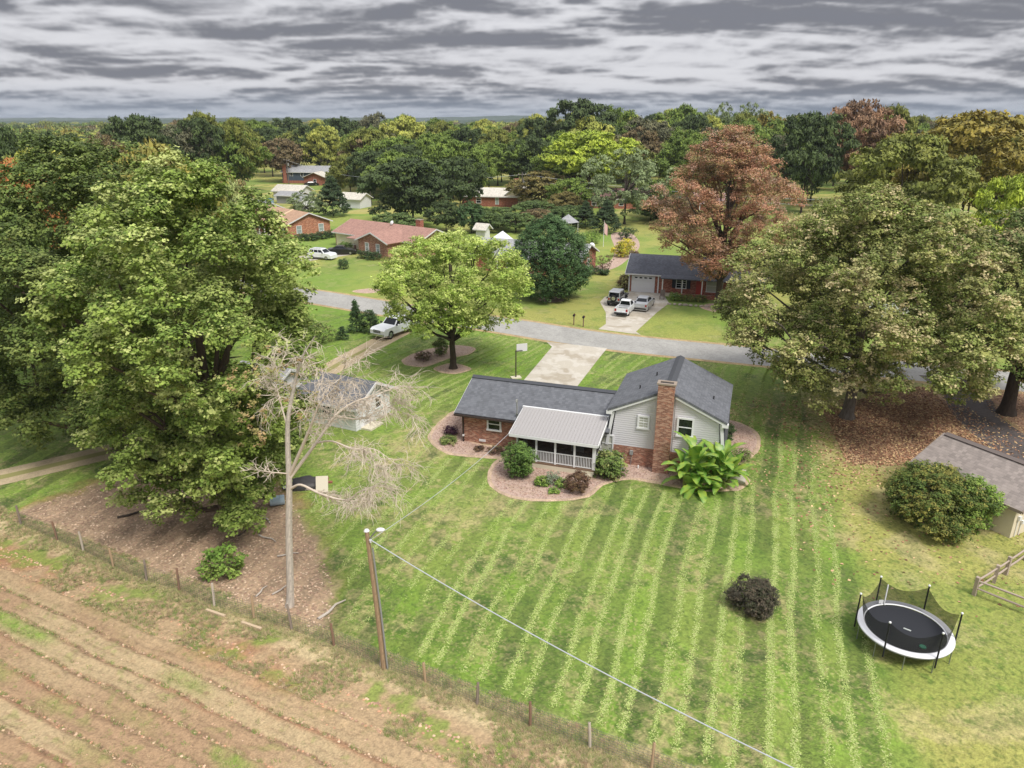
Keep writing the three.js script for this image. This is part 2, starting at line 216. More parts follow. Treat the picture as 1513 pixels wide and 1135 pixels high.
// ------------------------------------------------------------------ road, drives, beds
const speckle = (base, amp, p = 48) => texture(512, 512, (i, j, o) => { const u = i / 512, v = j / 512, s = 1 + amp * (tileF(u, v, 6) - 0.5) * 1.2 + amp * (wrapN(u * p * 4, v * p * 4, p * 4) - 0.5) + amp * 1.2 * (tileF(u + 0.4, v, p) - 0.5); o[0] = base[0] * s; o[1] = base[1] * s; o[2] = base[2] * s; });
const tiled = (t, s) => { const q = t.clone(); q.repeat.set(1 / s, 1 / s); return q; };
const asphaltM = new THREE.MeshStandardMaterial({ map: tiled(speckle(C(158, 156, 151), 0.3), 9), roughness: 0.95 });
const darkAsphaltM = new THREE.MeshStandardMaterial({ map: tiled(speckle(C(92, 84, 82), 0.5, 40), 7), roughness: 0.95 });
const concreteT = texture(1024, 1024, (i, j, o) => { const u = i / 1024, v = j / 1024, st = sstep(0.5, 0.68, tileF(u, v, 7)), s = 0.93 + 0.14 * tileF(u, v, 90); setc(C(186, 178, 164)); addc(C(160, 148, 130), st * 0.7); addc(C(202, 196, 186), sstep(0.52, 0.64, tileF(v, u, 11)) * 0.6); o[0] = gc[0] * s; o[1] = gc[1] * s; o[2] = gc[2] * s; });
const concreteM = new THREE.MeshStandardMaterial({ map: tiled(concreteT, 11), roughness: 0.92 });
const gravelM = new THREE.MeshStandardMaterial({ map: tiled(speckle(C(176, 158, 128), 0.3), 5), roughness: 1 });
const mulchM = new THREE.MeshStandardMaterial({ map: tiled(texture(512, 512, (i, j, o) => { const u = i / 512, v = j / 512; setc(C(188, 162, 148)); addc(C(146, 120, 108), sstep(0.5, 0.66, tileF(u, v, 40)) * 0.8); addc(C(196, 172, 156), sstep(0.6, 0.8, wrapN(u * 110, v * 110, 110)) * 0.7); addc(C(176, 152, 128), sstep(0.5, 0.7, tileF(v, u, 6)) * 0.5); o[0] = gc[0]; o[1] = gc[1]; o[2] = gc[2]; }), 4), bumpMap: tiled(grassBump, 3), bumpScale: 0.06, roughness: 1 });
const edgeM = new THREE.MeshStandardMaterial({ map: tiled(speckle(C(182, 158, 134), 0.6), 3), roughness: 1 });
function ribbon(pts, halfWidths, y) {
  const c = new THREE.CatmullRomCurve3(pts.map(([x, z]) => new THREE.Vector3(x, y, z))), n = pts.length * 8, pos = [], uv = [], idx = [];
  for (let i = 0; i <= n; i++) { const p = c.getPoint(i / n), t = c.getTangent(i / n), f = i / n * (pts.length - 1), k = Math.min(pts.length - 2, Math.floor(f)), w = mix(halfWidths[k], halfWidths[k + 1], f - k); for (const s of [-1, 1]) { const x = p.x - t.z * s * w, z = p.z + t.x * s * w; pos.push(x, y, z); uv.push(x, z); } if (i) { const q = i * 2; idx.push(q - 2, q - 1, q, q - 1, q + 1, q); } }
  const g = new THREE.BufferGeometry(); g.setAttribute('position', new THREE.Float32BufferAttribute(pos, 3)); g.setAttribute('uv', new THREE.Float32BufferAttribute(uv, 2)); g.setIndex(idx); g.computeVertexNormals(); if (g.attributes.normal.getY(0) < 0) { g.setIndex(idx.reverse()); g.computeVertexNormals(); } return g;
}
structure('road_verge', ribbon(ROAD, ROAD.map(() => 3.4), 0.006), new THREE.MeshStandardMaterial({ map: tiled(speckle(C(168, 146, 108), 0.5), 4), roughness: 1 }));
structure('road', ribbon(ROAD, ROAD.map(() => 2.8), 0.012), asphaltM);
structure('concrete_driveway', flat([[3.6, -72.6], [9.7, -70.3], [8.9, -68.2], [5.0, -57.2], [5.6, -52], [1.2, -51], [0.5, -58.9], [4.1, -70.8]], 0.016), concreteM);
structure('neighbor_driveway', flat([[9.6, -77.4], [13.9, -75.2], [13.6, -76.4], [17.6, -85.0], [19.9, -89.4], [20.2, -96], [16.7, -97.4], [14.4, -93.4], [12.2, -93], [11.2, -90], [11.3, -84.6], [10.7, -79.6]], 0.016), concreteM);
structure('asphalt_drive', ribbon([[39.6, -61.5], [38.4, -57], [36.6, -52.5], [36.0, -48], [36.4, -42], [37.5, -34]], [2.6, 1.8, 1.7, 2.0, 2.9, 3.4], 0.013), darkAsphaltM);
structure('gravel_drive', ribbon([[-11.2, -80.2], [-13.3, -74], [-16.2, -66.2], [-19.5, -57], [-24, -50], [-30.6, -44.2], [-40, -37.5]], [1.7, 1.35, 1.3, 1.3, 1.3, 1.3, 1.3], 0.010), gravelM);
structure('gravel_drive_grass', ribbon([[-14.6, -70.5], [-16.2, -66.2], [-19.5, -57], [-24, -50], [-30.6, -44.2], [-40, -37.5]], [0.2, 0.3, 0.35, 0.35, 0.35, 0.35], 0.015), std(C(140, 136, 84), 1));
structure('red_house_driveway', flat([[-49, -101], [-44, -104], [-38, -113.5], [-31, -120.5], [-27.5, -124], [-29.5, -127.5], [-34, -124.5], [-41, -117], [-47, -108]], 0.016), concreteM);
const BEDS = [];
function bed(pts) {
  BEDS.push(pts);
  const n = 72, c = new THREE.CatmullRomCurve3(pts.map(([x, z]) => new THREE.Vector3(x, 0, z)), true, 'catmullrom', 0.5), e = c.getPoints(n).slice(0, -1), cx = e.reduce((s, p) => s + p.x, 0) / n, cz = e.reduce((s, p) => s + p.z, 0) / n;
  structure('mulch_bed', flat(e.map((p) => [p.x, p.z]), 0.03), mulchM);
  let area = 0; e.forEach((p, i) => { const q = e[(i + 1) % n]; area += p.x * q.z - q.x * p.z; }); const sg = area > 0 ? 1 : -1, pos = [], uv = [], idx = [];
  e.forEach((p, i) => { const q = e[(i + 1) % n], o = e[(i + n - 1) % n], tx = q.x - o.x, tz = q.z - o.z, l = Math.hypot(tx, tz) || 1, nx = tz / l * sg, nz = -tx / l * sg, w = 0.16 + 0.16 * noise(p.x * 1.7, p.z * 1.7); for (const [k, y] of [[w, 0.01], [w * 0.4, 0.055], [-0.05, 0.028]]) { pos.push(p.x + nx * k, y, p.z + nz * k); uv.push(p.x + nx * k, p.z + nz * k); } const b = i * 3, d = ((i + 1) % n) * 3; for (const k of [0, 1]) idx.push(b + k, b + k + 1, d + k, b + k + 1, d + k + 1, d + k); });
  const g = new THREE.BufferGeometry(); g.setAttribute('position', new THREE.Float32BufferAttribute(pos, 3)); g.setAttribute('uv', new THREE.Float32BufferAttribute(uv, 2)); g.setIndex(idx); g.computeVertexNormals(); structure('mulch_bed_edging', g, edgeM);
}
bed([[-5.9, -48.2], [-5.6, -50.8], [-4.6, -53.2], [-3.2, -53.6], [-2.8, -50], [-3.0, -47.6], [0.2, -46.0], [-0.8, -45.2], [-2.8, -45.4], [-4.6, -46.0]]);
bed([[-0.3, -45.2], [-1.3, -43.2], [-1.2, -41.0], [0.1, -39.6], [2.2, -39.2], [4.4, -39.6], [5.7, -41.2], [7.6, -42.0], [9.1, -41.6], [10.9, -40.8], [12.8, -40.4], [14.6, -40.9], [15.0, -42.6], [12, -44], [6, -46], [3, -47]]);
bed([[14.3, -43.9], [16.2, -45.1], [17.6, -47.2], [18.0, -49.6], [16.9, -51.5], [14.6, -51], [14.2, -47]]);
bed([[-7.1, -63.9], [-5.7, -65.3], [-4.1, -63.9], [-5.5, -62.6]]);
bed([[-10.4, -66], [-9.5, -68.6], [-6.7, -71.1], [-4.2, -70.6], [-4.2, -68.8], [-6.4, -67.0], [-8.5, -64.6]]);
bed([[23.6, -87], [25.2, -89], [27.2, -87], [25, -85.1]]);
bed([[-21.4, -96.2], [-19.4, -97.6], [-17.5, -96.4], [-19.4, -95.1]]);
bed([[4.2, -90.3], [5.8, -90.2], [6.6, -91.5], [5.4, -93.4], [3.6, -92.6]]);
structure('bark_path', flat([[20.2, -148], [24.2, -148], [23.4, -133], [18.6, -118], [15.6, -111.6], [12.8, -109.4], [12.2, -112.4], [16.0, -118], [18.4, -130]], 0.012, 80), mulchM);
// ------------------------------------------------------------------ building materials
const shingleT = texture(512, 512, (i, j, o) => { const u = i / 512, v = j / 512, row = Math.floor(v * 16), c = Math.floor((u + (row % 2) * 0.03 + hashAt(row, 3) * 0.2) * 14), h = hashAt(((c % 14) + 14) % 14, row + 50), e = (v * 16) % 1; const s = 0.74 + 0.34 * h + 0.24 * tileF(u, v, 5) + 0.14 * (wrapN(u * 128, v * 128, 128) - 0.5) - (e < 0.12 ? 0.16 : 0); o[0] = o[1] = o[2] = s * 0.78; });
const shingle = (c) => { const m = new THREE.MeshStandardMaterial({ map: shingleT, roughness: 0.95 }); m.color.setRGB(...c.map((v) => v / 0.78)); return m; };
const brickT = texture(512, 512, (i, j, o) => { const u = i / 512, v = j / 512, row = Math.floor(v * 24), off = (row % 2) * 0.5, uc = u * 8 + off, c = ((Math.floor(uc) % 8) + 8) % 8, h = hashAt(c, row + 100), fu = uc % 1, fv = (v * 24) % 1, mortar = fu < 0.05 || fv < 0.15; setc(C(156, 106, 86)); addc(C(124, 80, 66), h < 0.3 ? 0.7 : 0); addc(C(192, 150, 128), h > 0.74 ? 0.8 : 0); addc(C(176, 112, 88), h > 0.5 && h < 0.6 ? 0.8 : 0); if (mortar) addc(C(176, 160, 146), 0.75); const s = 0.88 + 0.24 * tileF(u, v, 30); o[0] = gc[0] * s; o[1] = gc[1] * s; o[2] = gc[2] * s; });
const brick = (tint = [1, 1, 1]) => { const m = new THREE.MeshStandardMaterial({ map: brickT, roughness: 0.92 }); m.color.setRGB(...tint); return m; };
const sidingT = texture(64, 256, (i, j, o) => { const v = (j / 256 * 8) % 1; o[0] = o[1] = o[2] = v < 0.1 ? 0.62 : 0.97 + 0.03 * hashAt(i, j); });
const M = {
  roof: shingle(C(100, 102, 107)), roofDark: shingle(C(84, 86, 94)), roofTan: shingle(C(170, 138, 114)), roofRed: shingle(C(156, 120, 108)), roofGrey: shingle(C(150, 150, 152)), roofPale: shingle(C(196, 190, 178)), roofMauve: shingle(C(144, 112, 108)), roofWeathered: shingle(C(142, 132, 126)), ridge: std(C(72, 74, 79), 0.95),
  brick: brick([0.92, 0.9, 0.88]), brickRed: brick([0.85, 0.62, 0.58]), brickOrange: brick([1.15, 0.98, 0.85]), brickBrown: brick([0.92, 0.93, 0.92]),
  white: std(C(222, 222, 222), 0.55), trim: std(C(214, 212, 212), 0.6), siding: std(C(216, 213, 217), 0.6), whiteSiding: new THREE.MeshStandardMaterial({ map: sidingT, roughness: 0.6 }), cream: std(C(216, 204, 180), 0.85), concrete: concreteM, foundation: std(C(206, 198, 176), 0.9), darkBlue: std(C(66, 76, 92), 0.7),
  glass: phys(C(22, 26, 30), 0.06, { specularIntensity: 1 }), paleGlass: phys(C(150, 160, 158), 0.12), blind: std(C(178, 178, 166), 0.7), screen: new THREE.MeshPhysicalMaterial({ color: 0x16130f, roughness: 0.9, transparent: true, opacity: 0.55 }), metalRoof: std(C(170, 166, 164), 0.42, { metalness: 0.15 }), deck: std(C(120, 98, 80), 0.9), black: std(C(28, 28, 30), 0.6), steel: std(C(150, 152, 156), 0.4, { metalness: 0.7 }), downspout: std(C(58, 46, 42), 0.6), chimneyCap: std(C(150, 136, 122), 0.9), grey: std(C(140, 140, 138), 0.7), garage: std(C(218, 218, 222), 0.5), shutter: std(C(36, 40, 46), 0.7), door: std(C(170, 60, 48), 0.6), wood: std(C(126, 104, 84), 0.95), greyWood: std(C(138, 124, 112), 0.95),
};
M.whiteSiding.color.setRGB(...C(222, 222, 224));
// prism with gable ends: pts = outline in (x, y), run along z from z0 to z1
function prism(pts, z0, z1, uvs = 1.7) { const s = new THREE.Shape(pts.map(([x, y]) => new THREE.Vector2(x, y))); return metreUV(new THREE.ExtrudeGeometry(s, { depth: z1 - z0, bevelEnabled: false }).translate(0, 0, z0), uvs); }
// roof slab between two points of the slope in (z, y), along x from x0 to x1
function slab(x0, x1, a, b, t = 0.14) { const dz = b[0] - a[0], dy = b[1] - a[1], L = Math.hypot(dz, dy), g = new THREE.BoxGeometry(x1 - x0, t, L), uv = g.attributes.uv, n = g.attributes.normal, p = g.attributes.position; for (let i = 0; i < p.count; i++) uv.setXY(i, p.getX(i) / 3.2, p.getZ(i) / 3.2); return g.rotateX(-Math.atan2(dy, dz)).translate((x0 + x1) / 2, (a[1] + b[1]) / 2 + t / 2, (a[0] + b[0]) / 2); }
function windowPart(parent, w, h, x, y, z, turn = 0, pane = M.glass, o = {}) { // hung sash window, origin in the middle of its face
  const g = new THREE.Group(); g.name = 'window'; place(g, x, y, z, 0, turn, 0); parent.add(g); const f = o.frame ?? 0.09;
  part('frame', merge([box(w + f * 2, f, 0.1, 0, h / 2 + f / 2, 0.02), box(w + f * 2 + 0.06, f, 0.13, 0, -h / 2 - f / 2, 0.03), box(f, h, 0.1, -w / 2 - f / 2, 0, 0.02), box(f, h, 0.1, w / 2 + f / 2, 0, 0.02), box(w, 0.06, 0.06, 0, 0, 0.02)]), o.mat ?? M.white, g);
  part('pane', box(w, h / 2 - 0.03, 0.02, 0, h / 4 + 0.015, 0.006), pane, g); part('pane', box(w, h / 2 - 0.03, 0.02, 0, -h / 4 - 0.015, 0.012), pane, g);
  if (o.muntin) part('muntin', merge([box(0.03, h, 0.03, 0, 0, 0.024), box(w, 0.03, 0.03, 0, h / 4, 0.024), box(w, 0.03, 0.03, 0, -h / 4, 0.024)]), M.white, g);
  if (o.shutters) for (const s of [-1, 1]) part('shutter', box(w * 0.42, h + 0.1, 0.05, s * (w * 0.71 + f), 0, 0.02), M.shutter, g);
  return g;
}
// ------------------------------------------------------------------ the split-level house
{
  const h = thing('house', 'split-level brick house with grey siding gable, brick chimney and screened porch', 'house', 6.6, -44.4, THREE.MathUtils.degToRad(-18.5));
  // long low wing, x -10.75..0, depth 0..-6.8
  part('wing_wall', merge([metreUV(box(10.72, 2.4, 0.25, -5.39, 1.2, -0.125), 1.7), metreUV(box(10.72, 2.4, 0.25, -5.39, 1.2, -6.675), 1.7), prism([[0.25, 0], [6.55, 0], [6.55, 2.4], [3.4, 3.62], [0.25, 2.4]], 0, 0.25).rotateY(Math.PI / 2).translate(-10.75, 0, 0)]), M.brick, h);
  const roof = part('wing_roof', merge([slab(-11.15, -0.02, [0.42, 2.23], [-3.4, 3.72]), slab(-11.15, -0.02, [-3.4, 3.72], [-7.22, 2.23])]), M.roof, h);
  part('ridge_cap', merge([box(11.1, 0.06, 0.34, -5.6, 3.86, -3.26, 0.37, 0, 0), box(11.1, 0.06, 0.34, -5.6, 3.86, -3.54, -0.37, 0, 0)]), M.ridge, roof);
  part('gutter', box(5.0, 0.12, 0.12, -8.65, 2.22, 0.50), M.downspout, roof); part('fascia', merge([box(0.05, 0.18, 4.1, -11.17, 2.98, -1.5, 0.372, 0, 0), box(0.05, 0.18, 4.1, -11.17, 2.98, -5.3, -0.372, 0, 0)]), M.trim, roof);
  part('downspout', merge([box(0.09, 2.1, 0.09, -10.62, 1.1, 0.10), box(0.09, 0.09, 0.45, -10.62, 2.16, 0.28)]), M.downspout, h);
  part('downspout_boot', box(0.12, 0.14, 0.12, -10.62, 0.55, 0.12), M.white, h);
  windowPart(h, 0.84, 0.8, -8.28, 1.68, 0.02, 0, M.glass, { frame: 0.12 }); windowPart(h, 0.9, 1.1, -0.28, 1.4, 0.0, 0, M.blind);
  part('foundation_vent', box(0.5, 0.16, 0.05, -9.2, 0.28, 0.02), M.trim, h);
  // service mast above the eave
  const mast = part('service_mast', merge([cyl(0.045, 0.045, 1.3, -6.55, 2.4, 0.12), tube([[-6.55, 3.65, 0.12], [-6.55, 3.8, 0.16], [-6.55, 3.82, 0.28], [-6.55, 3.68, 0.34]], [0.07, 0.07, 0.07, 0.06])]), M.grey, h); part('mast_strap', box(0.18, 0.06, 0.18, -6.55, 2.75, 0.12), M.steel, mast);
  // tall gambrel wing, x 0..7.2
  const WX = 7.2, D = -6.9, EY = 1.38, BY = 3.86, PY = 5.56, wall = 0.25;
  part('brick_base', merge([metreUV(box(WX, EY, wall, WX / 2, EY / 2, -wall / 2), 1.7), metreUV(box(wall, EY, -D - wall * 2, wall / 2, EY / 2, D / 2), 1.7), metreUV(box(wall, EY, -D - wall * 2, WX - wall / 2, EY / 2, D / 2), 1.7), metreUV(box(WX, EY, wall, WX / 2, EY / 2, D + wall / 2), 1.7)]), M.brick, h);
  const inset = 0.28, gable = (z0, z1) => prism([[0.02, EY + 0.002], [WX - 0.02, EY + 0.002], [WX - inset, BY], [WX / 2, PY], [inset, BY]], z0, z1);
  part('gable_wall', gable(-0.24, -0.05), M.siding, h); part('gable_wall', gable(D + 0.05, D + 0.24), M.siding, h);
  // clapboards, each its own piece, left and right of the chimney
  const side = (y) => y < BY ? mix(0.02, inset, (y - EY) / (BY - EY)) : mix(inset, WX / 2, (y - BY) / (PY - BY)), cx0 = 2.93, cx1 = 4.12, step = 0.152, boardG = new Map();
  for (let y = EY + 0.01; y < PY - 0.25; y += step) { const xl = side(y + step) + 0.03; for (const [a, b] of [[xl, cx0], [cx1, WX - xl]]) { if (b - a < 0.12) continue; const q = new THREE.BufferGeometry(), z0 = -0.045, z1 = 0.006, y1 = y + step; q.setAttribute('position', new THREE.Float32BufferAttribute([a, y, z1, b, y, z1, b, y1, z0 + 0.012, a, y1, z0 + 0.012, a, y, z0, b, y, z0], 3)); q.setAttribute('uv', new THREE.Float32BufferAttribute(new Float32Array(12), 2)); q.setIndex([0, 1, 2, 0, 2, 3, 4, 5, 1, 4, 1, 0]); q.computeVertexNormals(); part('clapboard', q, M.siding, h); } }
  for (const q of [[[-0.28, EY - 0.03], [-0.14, EY - 0.03], [inset - 0.02, BY], [-0.08, BY]], [[WX + 0.28, EY - 0.03], [WX + 0.08, BY], [WX - inset + 0.02, BY], [WX + 0.14, EY - 0.03]]]) part('lower_roof', prism(q, D - 0.05, -0.09, 3.2), M.roofDark, h, 'steep dark lower slope of the gambrel roof');
  const upper = (x0, y0, x1, y1) => { const L = Math.hypot(x1 - x0, y1 - y0), g = new THREE.BoxGeometry(L, 0.15, -D + 0.5), p = g.attributes.position, uv = g.attributes.uv; for (let i = 0; i < p.count; i++) uv.setXY(i, p.getZ(i) / 3.2, p.getX(i) / 3.2); return g.rotateZ(Math.atan2(y1 - y0, x1 - x0)).translate((x0 + x1) / 2, (y0 + y1) / 2 + 0.075, D / 2 + 0.02); };
  const ur = part('upper_roof', merge([upper(-0.22, BY - 0.02, WX / 2, PY + 0.05), upper(WX / 2, PY + 0.05, WX + 0.22, BY - 0.02)]), M.roof, h);
  part('ridge_cap', merge([box(0.34, 0.07, 7.2, WX / 2 - 0.14, PY + 0.17, D / 2 - 0.05, 0, 0, 0.44), box(0.34, 0.07, 7.2, WX / 2 + 0.14, PY + 0.17, D / 2 - 0.05, 0, 0, -0.44)]), M.ridge, ur);
  for (const [x, z] of [[1.5, -2.1], [2.35, -4.0], [6.35, -2.4]]) { const y = mix(BY, PY, x < 3.6 ? x / 3.6 : (7.2 - x) / 3.6); part('vent_pipe', merge([cyl(0.045, 0.045, 0.36, x, y + 0.1, z), new THREE.ConeGeometry(0.15, 0.14, 10).translate(x, y + 0.2, z)]), M.black, ur); }
  const rk = (x0, y0, x1, y1, t, z) => box(Math.hypot(x1 - x0, y1 - y0), t, 0.1, (x0 + x1) / 2, (y0 + y1) / 2, z, 0, 0, Math.atan2(y1 - y0, x1 - x0));
  part('rake_trim', merge([rk(-0.2, EY - 0.05, 0.13, BY - 0.1, 0.2, 0.03), rk(WX + 0.2, EY - 0.05, WX - 0.13, BY - 0.1, 0.2, 0.03), rk(-0.26, BY - 0.1, 2.92, BY + 1.39, 0.2, 0.19), rk(4.13, BY + 1.46, WX + 0.26, BY - 0.1, 0.2, 0.19), box(0.4, 0.22, 0.34, -0.1, BY - 0.13, 0.08), box(0.4, 0.22, 0.34, WX + 0.1, BY - 0.13, 0.08)]), M.white, h);
  part('corner_post', box(0.1, 2.2, 0.1, -0.06, 1.1 + 1.3, -6.9), M.white, h);
  const ch = part('chimney', metreUV(merge([box(1.02, 6.2, 0.62, 3.52, 3.1, 0.33)]), 1.7), M.brickBrown, h); part('chimney_cap', merge([box(1.2, 0.1, 0.18, 3.52, 6.25, 0.59), box(1.2, 0.1, 0.18, 3.52, 6.25, 0.07), box(0.18, 0.1, 0.34, 3.01, 6.25, 0.33), box(0.18, 0.1, 0.34, 4.03, 6.25, 0.33)]), M.chimneyCap, ch); part('flue', box(0.8, 0.06, 0.32, 3.52, 6.22, 0.33), M.black, ch);
  windowPart(h, 0.55, 0.72, 2.16, 3.25, 0.03, 0, M.blind, { muntin: true, frame: 0.12 }); windowPart(h, 0.84, 1.12, 4.85, 3.25, 0.03, 0, M.glass, { frame: 0.12 });
  part('meter_box', merge([box(0.22, 0.3, 0.14, 1.5, 0.98, 0.08), cyl(0.02, 0.02, 0.8, 1.5, 0.05, 0.06)]), M.grey, h); part('vent_stub', cyl(0.05, 0.05, 0.22, 2.05, 0.02, 0.35), M.white, h);
  // screened porch x -6..-0.42, out to z 2.5
  const pr = new THREE.Group(); pr.name = 'porch'; h.add(pr);
  part('porch_floor', merge([box(5.35, 0.12, 2.45, -3.2, 0.4, 1.24)]), M.deck, pr); part('porch_skirt', merge([box(5.35, 0.36, 0.08, -3.2, 0.17, 2.42), box(0.08, 0.36, 2.3, -0.56, 0.17, 1.22), box(0.08, 0.36, 2.3, -5.84, 0.17, 1.22)]), M.foundation, pr);
  const mr = part('porch_roof', slab(-6.25, -0.28, [2.72, 2.36], [-0.5, 3.02], 0.06), M.metalRoof, pr, 'pale corrugated metal porch roof');
  const pitch = Math.atan2(0.66, 3.22); for (let k = 0; k <= 26; k++) part('roof_rib', box(0.03, 0.018, 3.26, -6.2 + k * 0.2265, 2.775, 1.11, pitch, 0, 0), M.metalRoof, pr);
  part('porch_fascia', merge([box(5.97, 0.2, 0.05, -3.265, 2.3, 2.73), box(0.05, 0.18, 3.2, -0.25, 2.62, 1.12, pitch, 0, 0), box(0.05, 0.18, 3.2, -6.28, 2.62, 1.12, pitch, 0, 0), box(6.1, 0.07, 0.16, -3.265, 3.1, -0.5)]), M.white, pr);
  const PX = [-5.78, -4.45, -3.15, -1.85, -0.55], post = box(0.13, 1.86, 0.13, 0, 1.39, 0), wide = box(0.2, 1.86, 0.18, 0, 1.39, 0);
  PX.forEach((x, i) => { place(part('post', i === 4 ? wide : post, M.white, pr), x, 0, 2.38); });
  for (const x of [-5.78, -0.55]) place(part('post', post, M.white, pr), x, 0, 0.7);
  part('screen', box(5.1, 1.12, 0.012, -3.16, 1.86, 2.40), M.screen, pr); part('screen', box(0.012, 1.12, 2.2, -0.52, 1.86, 1.2), M.screen, pr); part('screen', box(0.012, 1.12, 2.2, -5.8, 1.86, 1.2), M.screen, pr);
  const bal = box(0.035, 0.72, 0.035, 0, 0.88, 0), sideRail = (x) => { part('handrail', box(0.06, 0.06, 2.3, x, 1.27, 1.2), M.white, pr); part('bottom_rail', box(0.05, 0.05, 2.3, x, 0.53, 1.2), M.white, pr); for (let k = 0; k < 14; k++) place(part('baluster', bal, M.white, pr), x, 0, 0.2 + k * 0.155); };
  for (let i = 0; i < 4; i++) { const a = PX[i] + 0.065, b = PX[i + 1] - 0.065; part('handrail', box(b - a, 0.06, 0.07, (a + b) / 2, 1.27, 2.38), M.white, pr); part('bottom_rail', box(b - a, 0.05, 0.05, (a + b) / 2, 0.53, 2.38), M.white, pr); for (let k = 1; k < 11; k++) place(part('baluster', bal, M.white, pr), a + (b - a) * k / 11, 0, 2.38); }
  sideRail(-0.55); sideRail(-5.78);
  part('porch_step', merge([box(0.9, 0.18, 0.4, -1.0, 0.09, 2.68)]), M.foundation, pr);
  part('porch_door', box(0.9, 1.85, 0.05, -2.2, 1.39, 0.04), M.white, pr); windowPart(h, 1.1, 0.9, -4.2, 1.7, 0.02, 0, M.glass);
}
single('air_conditioner', merge([cyl(0.36, 0.36, 0.66, 0, 0.05, 0, 20), cyl(0.38, 0.38, 0.05, 0, 0.71, 0, 20), box(0.85, 0.05, 0.85, 0, 0.025, 0)]), M.grey, 'grey round air conditioner unit at the brick wall of the split-level house', 'air conditioner', 7.05, 0.03, -43.5);
single('concrete_pad', box(1.25, 0.12, 1.9, 0, 0.06, 0), concreteM, 'concrete slab on the mulch at the end of the banana plants', 'slab', 14.6, 0.03, -42.2, -0.32);

// ------------------------------------------------------------------ generic house, ridge along x, front towards +z
function house(name, label, cat, x, z, deg, W, D, eave, ridge, wallM, roofM, o = {}) {
  const h = thing(name, label, cat, x, z, THREE.MathUtils.degToRad(-deg), o.group), t = 0.2, ov = 0.45;
  part('wall', merge([metreUV(box(W - 2 * t, eave, t, 0, eave / 2, D / 2 - t / 2), 1.7), metreUV(box(W - 2 * t, eave, t, 0, eave / 2, -D / 2 + t / 2), 1.7), ...[-1, 1].map((s) => prism([[-D / 2, 0], [D / 2, 0], [D / 2, eave], [0, ridge - 0.1], [-D / 2, eave]], 0, t).rotateY(Math.PI / 2).translate(s > 0 ? W / 2 - t : -W / 2, 0, 0))]), wallM, h);
  const k = (ridge - eave) / (D / 2), r = part('roof', merge([slab(-W / 2 - ov, W / 2 + ov, [D / 2 + ov, eave - ov * k], [0, ridge]), slab(-W / 2 - ov, W / 2 + ov, [0, ridge], [-D / 2 - ov, eave - ov * k])]), roofM, h);
  const a = Math.atan2(ridge - eave, D / 2), L = Math.hypot(D / 2 + ov, (D / 2 + ov) * k);
  part('fascia', merge([box(W + 2 * ov, 0.18, 0.05, 0, eave - ov * k + 0.04, D / 2 + ov + 0.03), ...[-1, 1].flatMap((s) => [-1, 1].map((q) => box(0.05, 0.2, L, s * (W / 2 + ov + 0.03), (ridge + eave - ov * k) / 2 + 0.02, q * (D / 2 + ov) / 2, q * a, 0, 0)))]), o.trim ?? M.trim, r);
  for (const [side, u, y, w, hh, opt] of o.windows ?? []) { const pane = opt?.pane ?? M.glass; if (side === 'f') windowPart(h, w, hh, u, y, D / 2, 0, pane, opt ?? {}); else if (side === 'b') windowPart(h, w, hh, u, y, -D / 2, Math.PI, pane, opt ?? {}); else windowPart(h, w, hh, side === 'r' ? W / 2 : -W / 2, y, u, side === 'r' ? Math.PI / 2 : -Math.PI / 2, pane, opt ?? {}); }
  for (const [u, w, hh, m, side] of o.doors ?? []) part('door', side === 'r' ? box(0.08, hh, w, W / 2 + 0.02, hh / 2, u) : box(w, hh, 0.08, u, hh / 2, D / 2 + 0.02), m ?? M.door, h);
  if (o.chimney) { const [u, v, top] = o.chimney, c = part('chimney', metreUV(box(1.1, top, 0.8, u, top / 2, v), 1.7), o.chimneyM ?? M.brickRed, h); part('chimney_cap', box(1.2, 0.12, 0.9, u, top + 0.06, v), M.chimneyCap, c); }
  if (o.porch) { const [u0, u1, dep] = o.porch; part('porch_floor', box(u1 - u0, 0.15, dep, (u0 + u1) / 2, 0.08, D / 2 + dep / 2), M.foundation, h); part('porch_roof', slab(u0 - 0.2, u1 + 0.2, [D / 2 + dep + 0.2, eave - 0.3], [D / 2 + ov - 0.1, eave - ov * k + 0.12], 0.12), roofM, h); for (let i = 0; i <= o.posts; i++) part('porch_post', box(0.14, eave - 0.45, 0.14, mix(u0 + 0.1, u1 - 0.1, i / o.posts), (eave - 0.45) / 2 + 0.15, D / 2 + dep), M.white, h); }
  return h;
}
// low outbuilding behind the bare tree
{ const g = house('garage', 'grey-roofed white garage behind the bare tree', 'garage', -13.0, -52.6, 26, 5.2, 4.4, 2.1, 3.2, M.whiteSiding, M.roof, { windows: [['f', 0, 1.4, 0.8, 0.8], ['r', -0.6, 1.4, 0.7, 0.8]] }); part('garage_door', box(0.06, 1.9, 1.8, 2.63, 0.95, 0.9), M.garage, g); part('garage_step', box(0.9, 0.14, 1.6, 3.1, 0.07, 0.9), M.foundation, g); }
house('shed', 'low grey-roofed shed half hidden behind the big maple by the fence', 'shed', -20.2, -56.2, 24, 4.2, 4, 2.0, 2.9, M.siding, M.roofGrey);
